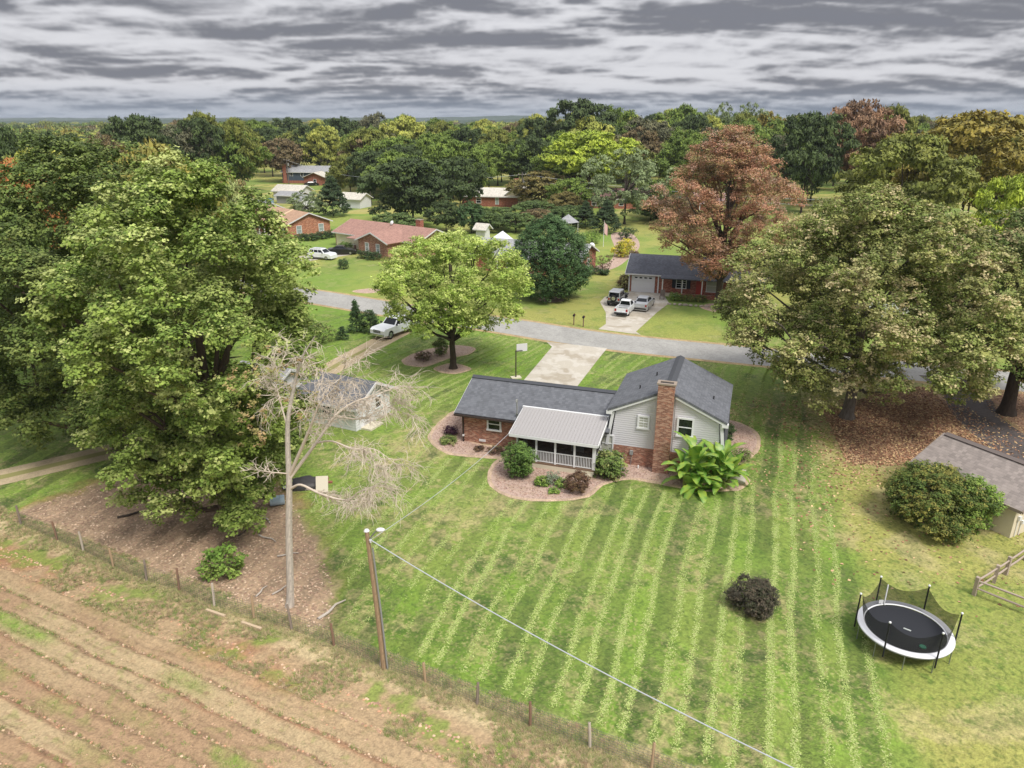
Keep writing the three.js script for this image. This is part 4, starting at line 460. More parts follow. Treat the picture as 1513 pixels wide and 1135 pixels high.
// a crown of leaf clumps: every leaf is a small folded rhombus of its own colour
function crown({ seed = 1, n = 5000, leaf = 0.25, clumps = 60, rc = 1, shape = 'round', R = 5, y0 = 2, y1 = 12, pal = [[1, 1, 1]], lean = [0, 0], flatY = 0.72, jitter = 0.13, inner = 0.25, long = 0.62, droop = 0, spray = 1.5, per = 11, lobe = 0.34, lobes = 0, lobeR = 2, upright = 0.9, core = 3 }) {
  const r = rng(seed), f = SHAPES[shape], cs = [];
  const lob = (an, t) => 1 - lobe * 0.55 + lobe * noise(Math.cos(an) * 1.3 + seed * 3.1, Math.sin(an) * 1.3 + t * 2.2 + seed) ;
  const L = []; for (let k = 0; k < lobes; k++) { const t = (k + 0.5) / lobes, an = k * 2.39996 + r() * 0.7, rad = Math.max(0, R * f(t) * lob(an, t) - lobeR * 0.8) * (k % core === core - 1 ? 0.3 + 0.42 * r() : 1); L.push([Math.cos(an) * rad + lean[0] * t, mix(y0 + lobeR * 0.6, y1 - lobeR * 0.85, t), Math.sin(an) * rad + lean[1] * t, lobeR * (0.72 + 0.5 * r()), an, pal[Math.floor(r() * pal.length)], 0.86 + 0.28 * r()]); }
  if (lobes) for (let k = 0; k < clumps; k++) { const q = L[k % lobes], o = q[4]; let dx = r() * 2 - 1 + Math.cos(o) * 0.55, dy = r() * 2 - 1 + 0.35, dz = r() * 2 - 1 + Math.sin(o) * 0.55; const l = Math.hypot(dx, dy, dz) || 1, w = q[3] * (0.62 + 0.38 * r()) - rc * 0.3; cs.push({ x: q[0] + dx / l * w, y: Math.max(y0 + rc * 0.3, q[1] + dy / l * w * (flatY / 0.72) * upright), z: q[2] + dz / l * w, s: rc * (0.55 + 0.6 * r()), c: r() < 0.55 ? q[5] : pal[Math.floor(r() * pal.length)], b: q[6] * (0.9 + 0.2 * r()) }); }
  else for (let k = 0; k < clumps; k++) { const t = Math.pow((k + r()) / clumps, 0.92), an = k * 2.39996 + r() * 0.9, deep = r() < inner, q = f(t) * (deep ? Math.sqrt(r()) * 0.75 : 0.84 + 0.22 * r()) * lob(an, t), rad = Math.max(0, R * q - rc * (deep ? 0 : 0.55)), size = rc * (0.62 + 0.62 * r()) * (t > 0.85 ? 0.85 : 1); cs.push({ x: Math.cos(an) * rad + lean[0] * t, y: mix(y0 + rc * 0.4, y1 - rc * 0.6, t) + (r() - 0.5) * rc * 0.5, z: Math.sin(an) * rad + lean[1] * t, s: size, c: pal[Math.floor(r() * pal.length)], b: 0.86 + 0.28 * r() }); }
  let tot = 0; for (const c of cs) tot += c.s * c.s;
  const pos = new Float32Array(n * 12), col = new Float32Array(n * 12), idx = new Uint32Array(n * 6), rs = leaf * spray; let m = 0;
  for (const c of cs) {
    const cnt = Math.round(n * c.s * c.s / tot), ns = Math.max(3, Math.round(cnt / per));
    for (let j = 0; j < ns; j++) { // sprays of leaves on the clump
      let dx, dy, dz, l; do { dx = r() * 2 - 1; dy = r() * 2 - 1; dz = r() * 2 - 1; l = Math.hypot(dx, dy, dz); } while (l > 1 || l < 0.05); dx /= l; dz /= l; dy /= l; if (dy < -0.3 && r() < 0.65) dy = -dy;
      const w = c.s * (0.35 + 0.72 * Math.sqrt(r()) + (r() < 0.15 ? 0.3 * r() : 0)), sx = c.x + dx * w, sy = c.y + dy * w * flatY - droop * w * (dx * dx + dz * dz), sz = c.z + dz * w, sc = r() < 0.45 ? pal[Math.floor(r() * pal.length)] : c.c, sb = c.b * (0.86 + 0.28 * r()), k1 = Math.round(per * (0.7 + 0.6 * r()));
      for (let k = 0; k < k1 && m < n; k++, m++) {
        const px = sx + (r() + r() - 1) * rs, py = sy + (r() + r() - 1) * rs * 0.6 * (flatY / 0.72), pz = sz + (r() + r() - 1) * rs;
        let nx = dx * 0.35 + (r() - 0.5) * 1.0, ny = dy * 0.3 + 0.62 + (r() - 0.5) * 0.9, nz = dz * 0.35 + (r() - 0.5) * 1.0; l = Math.hypot(nx, ny, nz) || 1; nx /= l; ny /= l; nz /= l;
        let tx = r() - 0.5 + dx * 0.3, ty = r() - 0.75, tz = r() - 0.5 + dz * 0.3; const dn = tx * nx + ty * ny + tz * nz; tx -= dn * nx; ty -= dn * ny; tz -= dn * nz; l = Math.hypot(tx, ty, tz) || 1; tx /= l; ty /= l; tz /= l; const bx = ny * tz - nz * ty, by = nz * tx - nx * tz, bz = nx * ty - ny * tx;
        const s = leaf * (0.6 + 0.75 * r()), a = s * 0.5, b = s * 0.5 * long, h = s * 0.12, o = m * 12;
        pos[o] = px - tx * a; pos[o + 1] = py - ty * a; pos[o + 2] = pz - tz * a; pos[o + 3] = px + bx * b - nx * h; pos[o + 4] = py + by * b - ny * h; pos[o + 5] = pz + bz * b - nz * h; pos[o + 6] = px + tx * a; pos[o + 7] = py + ty * a; pos[o + 8] = pz + tz * a; pos[o + 9] = px - bx * b - nx * h; pos[o + 10] = py - by * b - ny * h; pos[o + 11] = pz - bz * b - nz * h;
        const q = r() < 0.1 ? pal[Math.floor(r() * pal.length)] : sc, br = 1.06 * sb * (1 - jitter + 2 * jitter * r()); for (let v = 0; v < 4; v++) { col[o + v * 3] = q[0] * br; col[o + v * 3 + 1] = q[1] * br; col[o + v * 3 + 2] = q[2] * br; }
        const i = m * 6, v = m * 4; idx[i] = v; idx[i + 1] = v + 1; idx[i + 2] = v + 2; idx[i + 3] = v; idx[i + 4] = v + 2; idx[i + 5] = v + 3;
      }
    }
  }
  const g = new THREE.BufferGeometry(); g.setAttribute('position', new THREE.BufferAttribute(pos.subarray(0, m * 12), 3)); g.setAttribute('color', new THREE.BufferAttribute(col.subarray(0, m * 12), 3)); g.setIndex(new THREE.BufferAttribute(idx.subarray(0, m * 6), 1)); g.computeVertexNormals(); return { geo: g, cs };
}
function skeleton(cs, H, y0, tr, seed, limbs = 16, fork = 0.3) { // trunk with root flare, limbs out to clumps
  const r = rng(seed + 99), top = mix(y0, H, 0.72), path = [], rad = [], N = 9; for (let i = 0; i <= N; i++) { const t = i / N; path.push(new THREE.Vector3((r() - 0.5) * 0.12 * H * 0.06 * (i ? 1 : 0), top * t, (r() - 0.5) * 0.12 * H * 0.06 * (i ? 1 : 0))); rad.push(tr * (i === 0 ? 1.55 : mix(1.05, 0.3, t))); }
  path.splice(1, 0, new THREE.Vector3(0, tr * 1.2, 0)); rad.splice(1, 0, tr * 1.12);
  const list = [tube(path, rad, 10)], pick = cs.map((c, i) => [c, hashAt(i, seed)]).sort((a, b) => a[1] - b[1]).slice(0, limbs).map((a) => a[0]);
  for (const c of pick) { const sy = clamp(c.y * (0.35 + 0.3 * r()), y0 * 0.75 + 0.4, top * 0.96), k = sy / top, a = new THREE.Vector3(0, sy, 0), e = new THREE.Vector3(c.x, c.y, c.z), d = e.clone().sub(a), pts = [], rr = [], r0 = Math.max(0.03, tr * (0.55 - 0.35 * k)), n = 6; for (let i = 0; i <= n; i++) { const t = i / n; pts.push(a.clone().addScaledVector(d, t).add(new THREE.Vector3((r() - 0.5) * 0.06 * d.length() * (i && i < n ? 1 : 0), Math.sin(t * Math.PI) * -0.03 * d.length() + (r() - 0.5) * 0.03 * d.length(), (r() - 0.5) * 0.06 * d.length() * (i && i < n ? 1 : 0)))); rr.push(mix(r0, r0 * 0.18, t)); } list.push(tube(pts, rr, 6));
    for (let q = 0; q < 2; q++) { const b = pts[3 + q], v = new THREE.Vector3(r() - 0.5, r() * 0.8 - 0.1, r() - 0.5).normalize().multiplyScalar(c.s * 1.1); list.push(tube([b, b.clone().addScaledVector(v, 0.5), b.clone().add(v)], [rr[3 + q] * 0.6, rr[3 + q] * 0.4, rr[3 + q] * 0.15], 4)); } }
  return list;
}
function heroTree(name, label, x, z, H, o) { const c = crown({ ...o, y1: H, leaf: o.leaf * 0.84, long: 0.84, spray: (o.spray ?? 1.5) * 1.2 }), t = thing(name, label, 'tree', x, z, 0), sk = skeleton(c.cs, H, o.y0, o.tr, o.seed, o.limbs ?? 18); part('trunk', sk[0], o.bark ?? BARK.brown, t); part('limbs', merge(sk.slice(1)), o.bark ?? BARK.brown, t); part('crown', c.geo, leafM, t); return t; }
const P = {
  maple: [C(138, 156, 72), C(122, 142, 62), C(106, 128, 54), C(158, 172, 92), C(176, 184, 112)], mapleDark: [C(94, 112, 50), C(80, 98, 44), C(108, 124, 58), C(126, 138, 72)], oak: [C(150, 152, 86), C(130, 140, 72), C(178, 174, 116), C(114, 128, 60), C(192, 178, 134), C(122, 134, 66), C(140, 146, 80)], oakDeep: [C(112, 128, 66), C(96, 114, 54), C(138, 144, 90), C(168, 154, 112)],
  lime: [C(176, 190, 98), C(162, 182, 84), C(190, 200, 118), C(144, 168, 74)], pear: [C(88, 118, 66), C(74, 104, 56), C(104, 132, 80), C(64, 92, 50)], rust: [C(186, 138, 108), C(168, 124, 98), C(192, 150, 116), C(150, 122, 82), C(140, 134, 84), C(172, 142, 122)],
};
heroTree('maple_tree', 'tall leafy green maple standing at the wire fence beside the bare tree', -16.4, -36.4, 20.2, { seed: 11, n: 200000, leaf: 0.2, clumps: 560, rc: 0.85, lobes: 70, lobeR: 2.2, upright: 1.25, shape: 'column', R: 7.0, y0: 0.5, pal: P.maple, tr: 0.42, limbs: 30 });
heroTree('maple_tree', 'darker wide maple behind the fence-side maple, over the gravel drive', -27.6, -46.5, 21, { seed: 12, n: 160000, leaf: 0.22, clumps: 500, rc: 1.05, lobes: 62, lobeR: 2.5, upright: 1.2, shape: 'column', R: 9.4, y0: 1.2, pal: P.mapleDark, tr: 0.45, limbs: 26 });
heroTree('oak_tree', 'huge spreading pale green oak beside the leaf-strewn drive', 26.2, -52.2, 17.7, { seed: 13, n: 270000, leaf: 0.2, clumps: 900, rc: 0.9, lobes: 160, lobeR: 2.05, core: 2, shape: 'dome', R: 10.9, y0: 2.8, pal: P.oak, tr: 0.42, limbs: 26, bark: BARK.grey, droop: 0.25, lean: [0.3, 0] });
heroTree('oak_tree', 'deeper green oak across the dark asphalt drive from the pale oak', 39.2, -53, 16.8, { seed: 14, n: 90000, leaf: 0.23, clumps: 380, rc: 1.0, lobes: 70, lobeR: 2.0, shape: 'dome', R: 8.4, y0: 3.4, pal: P.oakDeep, tr: 0.5, limbs: 24, bark: BARK.dark, droop: 0.2 });
heroTree('maple_tree', 'lime-green maple in a ring of mulch on the striped lawn', -5.5, -64, 13, { seed: 15, n: 84000, leaf: 0.2, clumps: 420, rc: 0.85, lobes: 84, lobeR: 1.5, shape: 'vase', R: 7.2, y0: 3.0, pal: P.lime, tr: 0.3, limbs: 28, bark: BARK.dark });
heroTree('pear_tree', 'round dense dark green ornamental tree on the lawn across the road', 4.9, -92, 10.5, { seed: 16, n: 90000, leaf: 0.19, clumps: 480, rc: 0.7, shape: 'egg', R: 5.2, y0: 0.3, pal: P.pear, tr: 0.25, limbs: 12, bark: BARK.dark, inner: 0.3, lobe: 0.08, flatY: 0.95 });
heroTree('autumn_oak_tree', 'tall rust-coloured autumn tree before the dark-roofed brick ranch', 25.4, -87, 21.5, { seed: 17, n: 125000, leaf: 0.2, clumps: 620, rc: 0.9, lobes: 130, lobeR: 1.75, core: 2, shape: 'oval', R: 9.4, y0: 4.0, pal: P.rust, tr: 0.42, limbs: 46, bark: BARK.dark, flatY: 0.7, spray: 2.2, per: 9 });
// background trees: a few crown shapes, tinted by kind
const VAR = ['round', 'oval', 'egg', 'dome', 'round', 'vase'].map((shape, k) => crown({ seed: 40 + k, n: 16000, leaf: 0.058, clumps: 170 + k * 8, rc: 0.13, lobes: 34 + k * 2, lobeR: 0.29, shape, R: 1, y0: 0, y1: 1, flatY: 0.36, pal: [[1, 1, 1], [0.86, 0.9, 0.84], [1.12, 1.1, 1.0], [1.2, 1.14, 1.06], [0.78, 0.82, 0.76]] }));
VAR.push(crown({ seed: 50, n: 11000, leaf: 0.062, clumps: 90, rc: 0.16, shape: 'cone', R: 1, y0: 0, y1: 1, flatY: 0.3, pal: [[1, 1, 1], [0.82, 0.86, 0.84], [1.15, 1.1, 1]] }));
VAR.push(crown({ seed: 51, n: 9000, leaf: 0.05, clumps: 130, rc: 0.12, lobes: 30, lobeR: 0.26, shape: 'vase', R: 1, y0: 0, y1: 1, flatY: 0.4, pal: [[1, 1, 1], [0.86, 0.88, 0.86], [1.15, 1.12, 1.1]] }));
const vTrunk = VAR.map((v, k) => merge(skeleton(v.cs, 1, 0.05, 0.035, 60 + k, 14)));
const tint = {}; const tinted = (c) => { const k = c.join(); return tint[k] ??= (() => { const m = leafM.clone(); m.color.setRGB(...lc(c)); return m; })(); }; const lc = (c) => C(...c);
const KIND = {
  maple: [[124, 144, 76], 1, 'green leafy tree'], mapleor: [[146, 140, 72], 1, 'olive tree with orange-tinged top'], pale: [[158, 168, 110], 0, 'pale green rounded tree'], mapler: [[134, 122, 78], 0, 'reddish-olive tree'], yellow: [[164, 168, 84], 3, 'yellow-green tree'], orange: [[176, 118, 72], 3, 'orange autumn tree'], dark: [[76, 92, 52], 0, 'dark green tree'], brown: [[128, 112, 82], 5, 'brownish tree thinning for autumn'], olive: [[122, 128, 60], 1, 'olive green tree'], oliveo: [[140, 128, 58], 3, 'olive and orange tree'], green: [[112, 132, 58], 4, 'mid green tree'], yellowg: [[158, 174, 64], 0, 'bright yellow-green tree'], greyb: [[108, 108, 82], 4, 'grey-green tree'], silver: [[132, 146, 102], 7, 'thin silvery green tree'], redb: [[142, 112, 90], 5, 'red-brown autumn tree'], rusto: [[124, 114, 66], 3, 'bronze-tinged tree'], cedar: [[64, 82, 50], 6, 'dark conifer'], pear: [[80, 106, 64], 2, 'small dense egg-shaped tree'], bush: [[96, 116, 64], 0, 'large bushy shrub'],
};
const rT = rng(321);
function bgTree(kind, x, z, H, base, R, where, group) {
  const [col, vi, txt] = KIND[kind], t = thing(kind === 'cedar' ? 'conifer_tree' : kind === 'bush' ? 'bush' : 'leafy_tree', `${txt} ${where}`, kind === 'bush' ? 'bush' : 'tree', x, z, rT() * 6.28, group), y0 = Math.min(base, H * 0.25);
  const c = part('crown', VAR[vi].geo, tinted(col), t); c.scale.set(R * 1.06, (H - y0) * (vi === 6 ? 1.05 : 1.14), R * (0.95 + 0.2 * rT())); c.position.y = y0; const k = part('trunk', vTrunk[vi], BARK.dark, t); k.scale.set(R * 0.7, H - y0 * 0.3, R * 0.7); return t;
}
// placed one by one, with what each stands beside
for (const [k, x, z, h, b, r, w] of [
  ['mapleor', -32.1, -66, 20.7, 4, 6.6, 'rising above the darker wide maple'], ['pale', -32.4, -80, 17.5, 3, 4.4, 'beyond the fence-side maple, toward the white house'], ['mapler', -39, -92, 17.6, 3, 6, 'behind the pale green rounded tree'], ['yellow', -51.5, -82, 19.4, 4, 6.4, 'beside the orange autumn tree'], ['orange', -45, -66, 19.1, 4, 5.4, 'behind the darker wide maple'], ['maple', -38.5, -55, 17.9, 3, 5.6, 'before the orange autumn tree'],
  ['dark', -21.5, -160, 15, 0.6, 10.5, 'spreading behind the red-roofed ranch'], ['silver', 24.8, -162, 15.6, 1, 9.4, 'with bare lower twigs before the mauve-brown roof'], ['rusto', 7.5, -190, 9.8, 1, 7.9, 'beside the far cream gable'], ['cedar', -42.7, -176, 9.2, 0.3, 4.6, 'before the white storage shed'], ['silver', -47.4, -170, 6.4, 0.5, 4.5, 'by the tan-roofed ranch'], ['pear', -8.2, -149, 6.4, 0.4, 3.2, 'behind the lime-green maple'], ['cedar', 19.2, -149, 6.6, 0.3, 3.6, 'behind the flagpole'], ['cedar', 15.6, -156, 5.6, 0.3, 3.2, 'in the row behind the round dark-leaved tree'], ['yellowg', 20.2, -196, 19.8, 5, 12.6, 'wide and bright against the dark wood'], ['redb', 85.3, -188, 27, 5, 9.4, 'between the dark tree and the olive trees'], ['dark', 70.5, -180, 24.4, 3, 9.4, 'beside the red-brown autumn tree'], ['oliveo', 80.5, -132, 23.8, 5, 13.2, 'towering behind the pale oak'], ['olive', 62.2, -118, 20.5, 4, 10.2, 'right behind the pale oak'], ['yellowg', 60.3, -88, 16.4, 5, 5, 'behind the deeper green oak'], ['dark', 23.4, -262, 29.4, 5, 12.7, 'tallest above the bright yellow-green one'], ['greyb', 42.2, -236, 22.9, 5, 9.6, 'behind the rust-coloured autumn tree'],
  ['green', -30.1, -200, 14.6, 0.4, 8.8, 'beside the dark spreading tree, toward the white shed'], ['dark', -13, -186, 13.7, 0.7, 6.9, 'behind the dark spreading tree, toward the cream gable'], ['dark', -40.2, -216, 14, 0.3, 7.4, 'right behind the white storage shed'], ['olive', -49, -226, 12.6, 0.3, 6.6, 'between the white storage shed and the blue house'],
  ['green', 14, -180, 9, 0.3, 5.9, 'between the conifers and the mauve-brown roof'], ['rusto', 12.6, -171, 6.4, 0.2, 4.5, 'low behind the gazebo'], ['green', 35.6, -174, 9.4, 0.3, 6.4, 'before the white porch gable'], ['brown', 35.5, -160, 6.9, 0.2, 4.4, 'low beside the rust-coloured tree'], ['dark', -13.5, -150, 6.6, 0.4, 4.3, 'beside the small dense egg-shaped tree'],
]) bgTree(k, x, z, h, b, r, w);
for (const [x, z, h, r, w] of [[-5.1, -150, 4.2, 3.6, 'between the white garden shed and the egg-shaped tree'], [4.6, -165, 5, 4.6, 'behind the canopy'], [12.7, -163, 4.2, 4.6, 'below the conifers'], [31.7, -168, 4.6, 4.6, 'before the mauve-brown roof']]) bgTree('bush', x, z, h, 0.1, r, w);
const REGION = (x, z) => { const u = x / -z; return u < -0.5 ? 'in the wood beyond the orange autumn tree' : u < -0.28 ? 'in the wood behind the far blue house' : u < -0.1 ? 'in the wood behind the white storage shed' : u < 0.06 ? 'in the wood behind the far cream gable' : u < 0.2 ? 'in the wood behind the bright yellow-green tree' : u < 0.36 ? 'in the wood behind the tall rust-coloured tree' : 'in the wood behind the red-brown autumn tree'; };
const woodTree = (k, x, z, h, b, r) => bgTree(k, x, z, h, b, r, REGION(x, z), `${KIND[k][2]}, several, ${REGION(x, z)}`);
for (const [k, x, z, h, b, r] of [
  ['dark', -78.2, -118, 21.6, 4, 5.2], ['dark', -82, -135, 20.6, 4, 7], ['brown', -81, -150, 19.5, 3, 6], ['dark', -90.4, -185, 23.8, 4, 8.4], ['dark', -81.8, -200, 23.2, 4, 7.4], ['olive', -74.4, -205, 22.6, 4, 5.6], ['olive', -86, -236, 21.4, 4, 9], ['brown', -46, -240, 17.6, 2, 8.6], ['dark', -73, -285, 21, 3, 8.9], ['dark', -66.1, -300, 23.6, 3, 9.8], ['olive', -45.3, -240, 19.7, 3, 9.6], ['brown', -84, -275, 15.7, 2, 8.7], ['dark', -50.2, -258, 16.2, 2, 9], ['green', -37.7, -235, 17.4, 2, 9], ['green', -17.1, -215, 17.5, 2, 9.2], ['green', -7.3, -236, 15.8, 3, 6.6], ['green', 0.9, -230, 16.2, 3, 8.3], ['dark', 9, -265, 23.2, 4, 8.4], ['green', 38.4, -280, 27, 5, 9], ['green', 12.6, -205, 14.8, 3, 6.8], ['green', 68.5, -310, 28, 5, 11.4], ['dark', 58.5, -250, 24, 4, 8], ['silver', 81.7, -300, 27, 6, 7], ['silver', 92.8, -300, 27, 6, 7.4], ['olive', 99.1, -200, 26, 5, 7.4], ['green', -24.9, -240, 18.5, 2.2, 8.6], ['dark', -15.5, -262, 20, 2.5, 8.4], ['olive', -4.9, -258, 19.4, 1.9, 8.3], ['dark', 6.7, -228, 17.5, 1.3, 8.1], ['green', 15.3, -236, 19, 1.7, 8.4], ['dark', -33, -222, 15.5, 2, 7.5], ['green', -10.5, -212, 13, 1, 6], ['green', 52, -225, 20, 3, 8.4], ['dark', 62, -216, 20, 3, 8.4], ['dark', -28, -250, 17.5, 2, 9], ['olive', -94, -160, 16, 3, 7], ['dark', -100, -205, 20, 3, 9],
  ['green', 47.5, -208, 18, 3, 8], ['dark', 57, -198, 20, 3, 8.5], ['olive', 102, -165, 23, 4, 9], ['oliveo', 112, -150, 22, 4, 9], ['dark', 46, -262, 22, 4, 8], ['olive', 33, -222, 17, 3, 8],
]) woodTree(k, x, z, h, b, r);
{ // the wood goes on behind, single trees out to about 430 m
  const r = rng(77), spots = [], kinds = ['dark', 'olive', 'green', 'dark', 'brown', 'olive', 'green', 'greyb', 'yellow', 'yellow', 'oliveo', 'green', 'green', 'olive'];
  const open = (x, z) => { const u = x / -z; return (z > -262 && u > -0.36 && u < -0.26) || (z > -250 && u > -0.2 && u < 0.02) || (z > -215 && x > -60 && x < 60); };
  for (let t = 0; t < 6000 && spots.length < 215; t++) { const z = -205 - 235 * r(), w = -z * 0.76 + 22, x = (r() * 2 - 1) * w; if (open(x, z)) continue; if (z > -262 && x > -86 && x < 0 && x / -z < -0.2 && x / -z > -0.37) continue; if (spots.some(([a, b]) => Math.hypot(a - x, (b - z) * 0.7) < 9.8)) continue; spots.push([x, z]); }
  for (let t = 0; t < 60; t++) { const x = -86 - 40 * r(), z = -95 - 110 * r(); if (x / z > 0.86 || spots.some(([a, b]) => Math.hypot(a - x, b - z) < 9)) continue; spots.push([x, z]); }
  for (const [x, z] of spots) { const k = kinds[Math.floor(r() * kinds.length)], left = x / -z < -0.5; woodTree(k, x, z, (left ? 12.5 : 17.5) + 7 * r() * r() + 2 * r() + (x / -z > 0.05 ? 3.4 * r() : 0) + (x > 20 ? 1.2 : 0) - (z > -262 ? 2.5 : 0), 3, 6.5 + 4 * r()); }
  const far = crown({ seed: 71, n: 900, leaf: 0.22, clumps: 26, rc: 0.32, shape: 'round', R: 1, y0: 0, y1: 1, flatY: 0.4, pal: [[1, 1, 1], [0.8, 0.85, 0.8], [1.2, 1.15, 1.05]] }).geo, N = 5200, im = new THREE.InstancedMesh(far, leafM, N), mt = new THREE.Matrix4(), q = new THREE.Quaternion(), cc = new THREE.Color(); im.name = 'forest'; im.userData = { kind: 'stuff', label: 'far-off autumn wood reaching to the horizon', category: 'forest' };
  for (let i = 0; i < N; i++) { const d = 440 * Math.pow(1750 / 440, Math.pow(r(), 0.8)), x = (r() * 2 - 1) * d * 0.80, h = 11.5 + 8 * r() + (r() < 0.14 ? 6 * r() : 0) + (x > 0 ? 1 : -1.5), s = 5.5 + 4 * r(); q.setFromAxisAngle(new THREE.Vector3(0, 1, 0), r() * 6.28); mt.compose(new THREE.Vector3(x, -0.5, -d), q, new THREE.Vector3(s, h, s)); im.setMatrixAt(i, mt); const kc = KIND[kinds[Math.floor(r() * kinds.length)]][0]; cc.setRGB(...C(...kc)); im.setColorAt(i, cc); }
  scene.add(im);
}
// ------------------------------------------------------------------ shrubs
let sSeed = 500;
function shrub(name, label, x, z, R, H, pal, o = {}) { const s = sSeed++, c = crown({ seed: s, n: o.n ?? 3500, leaf: o.leaf ?? 0.11, clumps: o.clumps ?? 46, rc: R * (o.rc ?? 0.3), shape: o.shape ?? 'egg', R, y0: o.y0 ?? 0.02, y1: H, pal, flatY: o.flatY ?? 0.8, inner: 0.12, jitter: 0.25, lobe: o.lobe ?? 0.6 }), t = thing(name, label, o.cat ?? 'shrub', x, z, 0, o.group); part('foliage', c.geo, leafM, t); part('stem', merge(skeleton(c.cs, H, 0.05, Math.max(0.02, R * 0.05), s, 7)), BARK.dark, t); return t; }
const Q = { box: [C(92, 120, 52), C(76, 104, 44), C(108, 134, 62)], dark: [C(62, 84, 44), C(52, 72, 38), C(74, 96, 52)], bronze: [C(104, 78, 58), C(86, 62, 48), C(120, 98, 70)], leafy: [C(112, 132, 64), C(96, 116, 56), C(136, 140, 82)], fresh: [C(120, 148, 62), C(104, 134, 54), C(140, 160, 76)], purple: [C(92, 58, 74), C(76, 46, 62)], yellow: [C(206, 190, 60), C(190, 178, 58), C(160, 168, 60)], grey: [C(140, 150, 124), C(122, 136, 106)], blackish: [C(80, 74, 58), C(66, 62, 50), C(94, 84, 68), C(72, 74, 52)], holly: [C(92, 110, 46), C(78, 98, 42), C(116, 124, 58), C(140, 136, 66)], spruce: [C(62, 88, 46), C(74, 100, 54), C(54, 76, 42)], reddish: [C(122, 92, 74), C(106, 100, 66)] };
shrub('boxwood', 'dense glossy green boxwood at the end of the screened porch railing', 0.55, -42.3, 1.2, 2.35, Q.box, { n: 9000, leaf: 0.11, shape: 'column', clumps: 80 });
shrub('barberry_bush', 'round bronze-red bush before the porch steps', 4.15, -40.3, 0.85, 1.4, Q.bronze, { n: 6000, leaf: 0.08 });
shrub('laurel_bush', 'loose leafy green bush between the porch and the siding gable', 6.2, -42.4, 1.1, 1.65, Q.leafy, { n: 3200, leaf: 0.2, flatY: 0.9 });
shrub('flower_plant', 'grey-green flowering plant before the porch railing', 2.7, -41.3, 0.55, 0.9, Q.grey, { n: 1500, leaf: 0.07 });
shrub('perennial_plant', 'bright green low plant between the boxwood and the grey-green plant', 1.9, -41.2, 0.5, 0.6, Q.fresh, { n: 1100, leaf: 0.12 });
shrub('perennial_plant', 'bright green low plant at the mulch edge before the porch', 2.6, -40.1, 0.35, 0.35, Q.fresh, { n: 700, leaf: 0.1 });
shrub('perennial_plant', 'fresh green plant beside the bronze-red bush', 3.3, -40.9, 0.45, 0.55, Q.fresh, { n: 900, leaf: 0.11 });
shrub('purple_shrub', 'purple-leaved shrub by the downspout of the low brick wing', -4.5, -48.9, 0.55, 0.7, Q.purple, { n: 1600, leaf: 0.09 });
shrub('perennial_plant', 'green mounded plant below the purple-leaved shrub', -4.6, -47.6, 0.65, 0.45, Q.leafy, { n: 1500, leaf: 0.1 });
shrub('perennial_plant', 'dried reddish plant at the foot of the brick wing wall', -1.1, -45.9, 0.6, 0.5, Q.reddish, { n: 1000, leaf: 0.09 });
shrub('perennial_plant', 'small brown-red plant under the brick wing window', -2.3, -46.3, 0.4, 0.4, Q.bronze, { n: 700, leaf: 0.08 });
shrub('boxwood', 'round dark green boxwood at the far corner of the siding gable', 15.3, -48.0, 0.85, 1.6, Q.dark, { n: 6000, leaf: 0.1 });
shrub('rose_bush', 'straggly green bush between the concrete slab and the round boxwood', 15.7, -44.6, 0.7, 0.9, Q.leafy, { n: 1300, leaf: 0.1 });
shrub('barberry_bush', 'dark round shrub standing alone on the striped lawn', 11.6, -28.7, 1.12, 1.55, Q.blackish, { n: 14000, leaf: 0.085, clumps: 90, rc: 0.24 });
shrub('holly_shrub', 'big rounded evergreen shrub against the small cream house', 24.0, -36.7, 2.8, 3.5, Q.holly, { n: 34000, leaf: 0.13, clumps: 150, rc: 0.2, shape: 'egg', lobe: 0.5 });
shrub('holly_shrub', 'lighter green shrub grown into the big evergreen one at the roof edge', 25.9, -35.9, 1.35, 3.2, Q.fresh, { n: 7000, leaf: 0.14, shape: 'column' });
shrub('spirea_bush', 'reddish low bush in the larger mulch ring by the lime-green maple', -8.6, -66.6, 0.85, 0.8, Q.reddish, { n: 1800, leaf: 0.1 });
shrub('leafy_bush', 'upright green bush in the mulch ring behind the lime-green maple', -7.0, -68.3, 0.9, 1.7, Q.leafy, { n: 2200, leaf: 0.14 });
shrub('conifer', 'narrow dark conifer beside the gravel drive', -17.0, -76.4, 1.15, 3.6, Q.spruce, { n: 5200, leaf: 0.13, shape: 'cone', cat: 'tree', clumps: 70, rc: 0.26 });
shrub('conifer', 'rounded dark conifer next to the white crew pickup', -15.4, -76.0, 1.1, 2.6, Q.dark, { n: 4800, leaf: 0.13, cat: 'tree' });
shrub('conifer', 'small young conifer before the two dark conifers', -17.9, -73.4, 0.7, 1.6, Q.spruce, { n: 1800, leaf: 0.12, shape: 'cone', cat: 'tree' });
for (const [x, z, r, h] of [[-20.5, -72, 1.9, 2.4], [-23.4, -70.4, 2.4, 3.2], [-22, -66, 2.0, 2.6]]) shrub('leafy_bush', 'rank green bush along the gravel drive behind the bare tree', x, z, r, h, Q.leafy, { n: 4200, leaf: 0.18, group: 'bushes along the gravel drive' });
shrub('sprout_bush', 'fresh green sprouting sapling by the fence at the foot of the maple', -14.9, -31.4, 1.15, 1.7, Q.fresh, { n: 1200, leaf: 0.2, clumps: 12, rc: 0.3, shape: 'vase' });
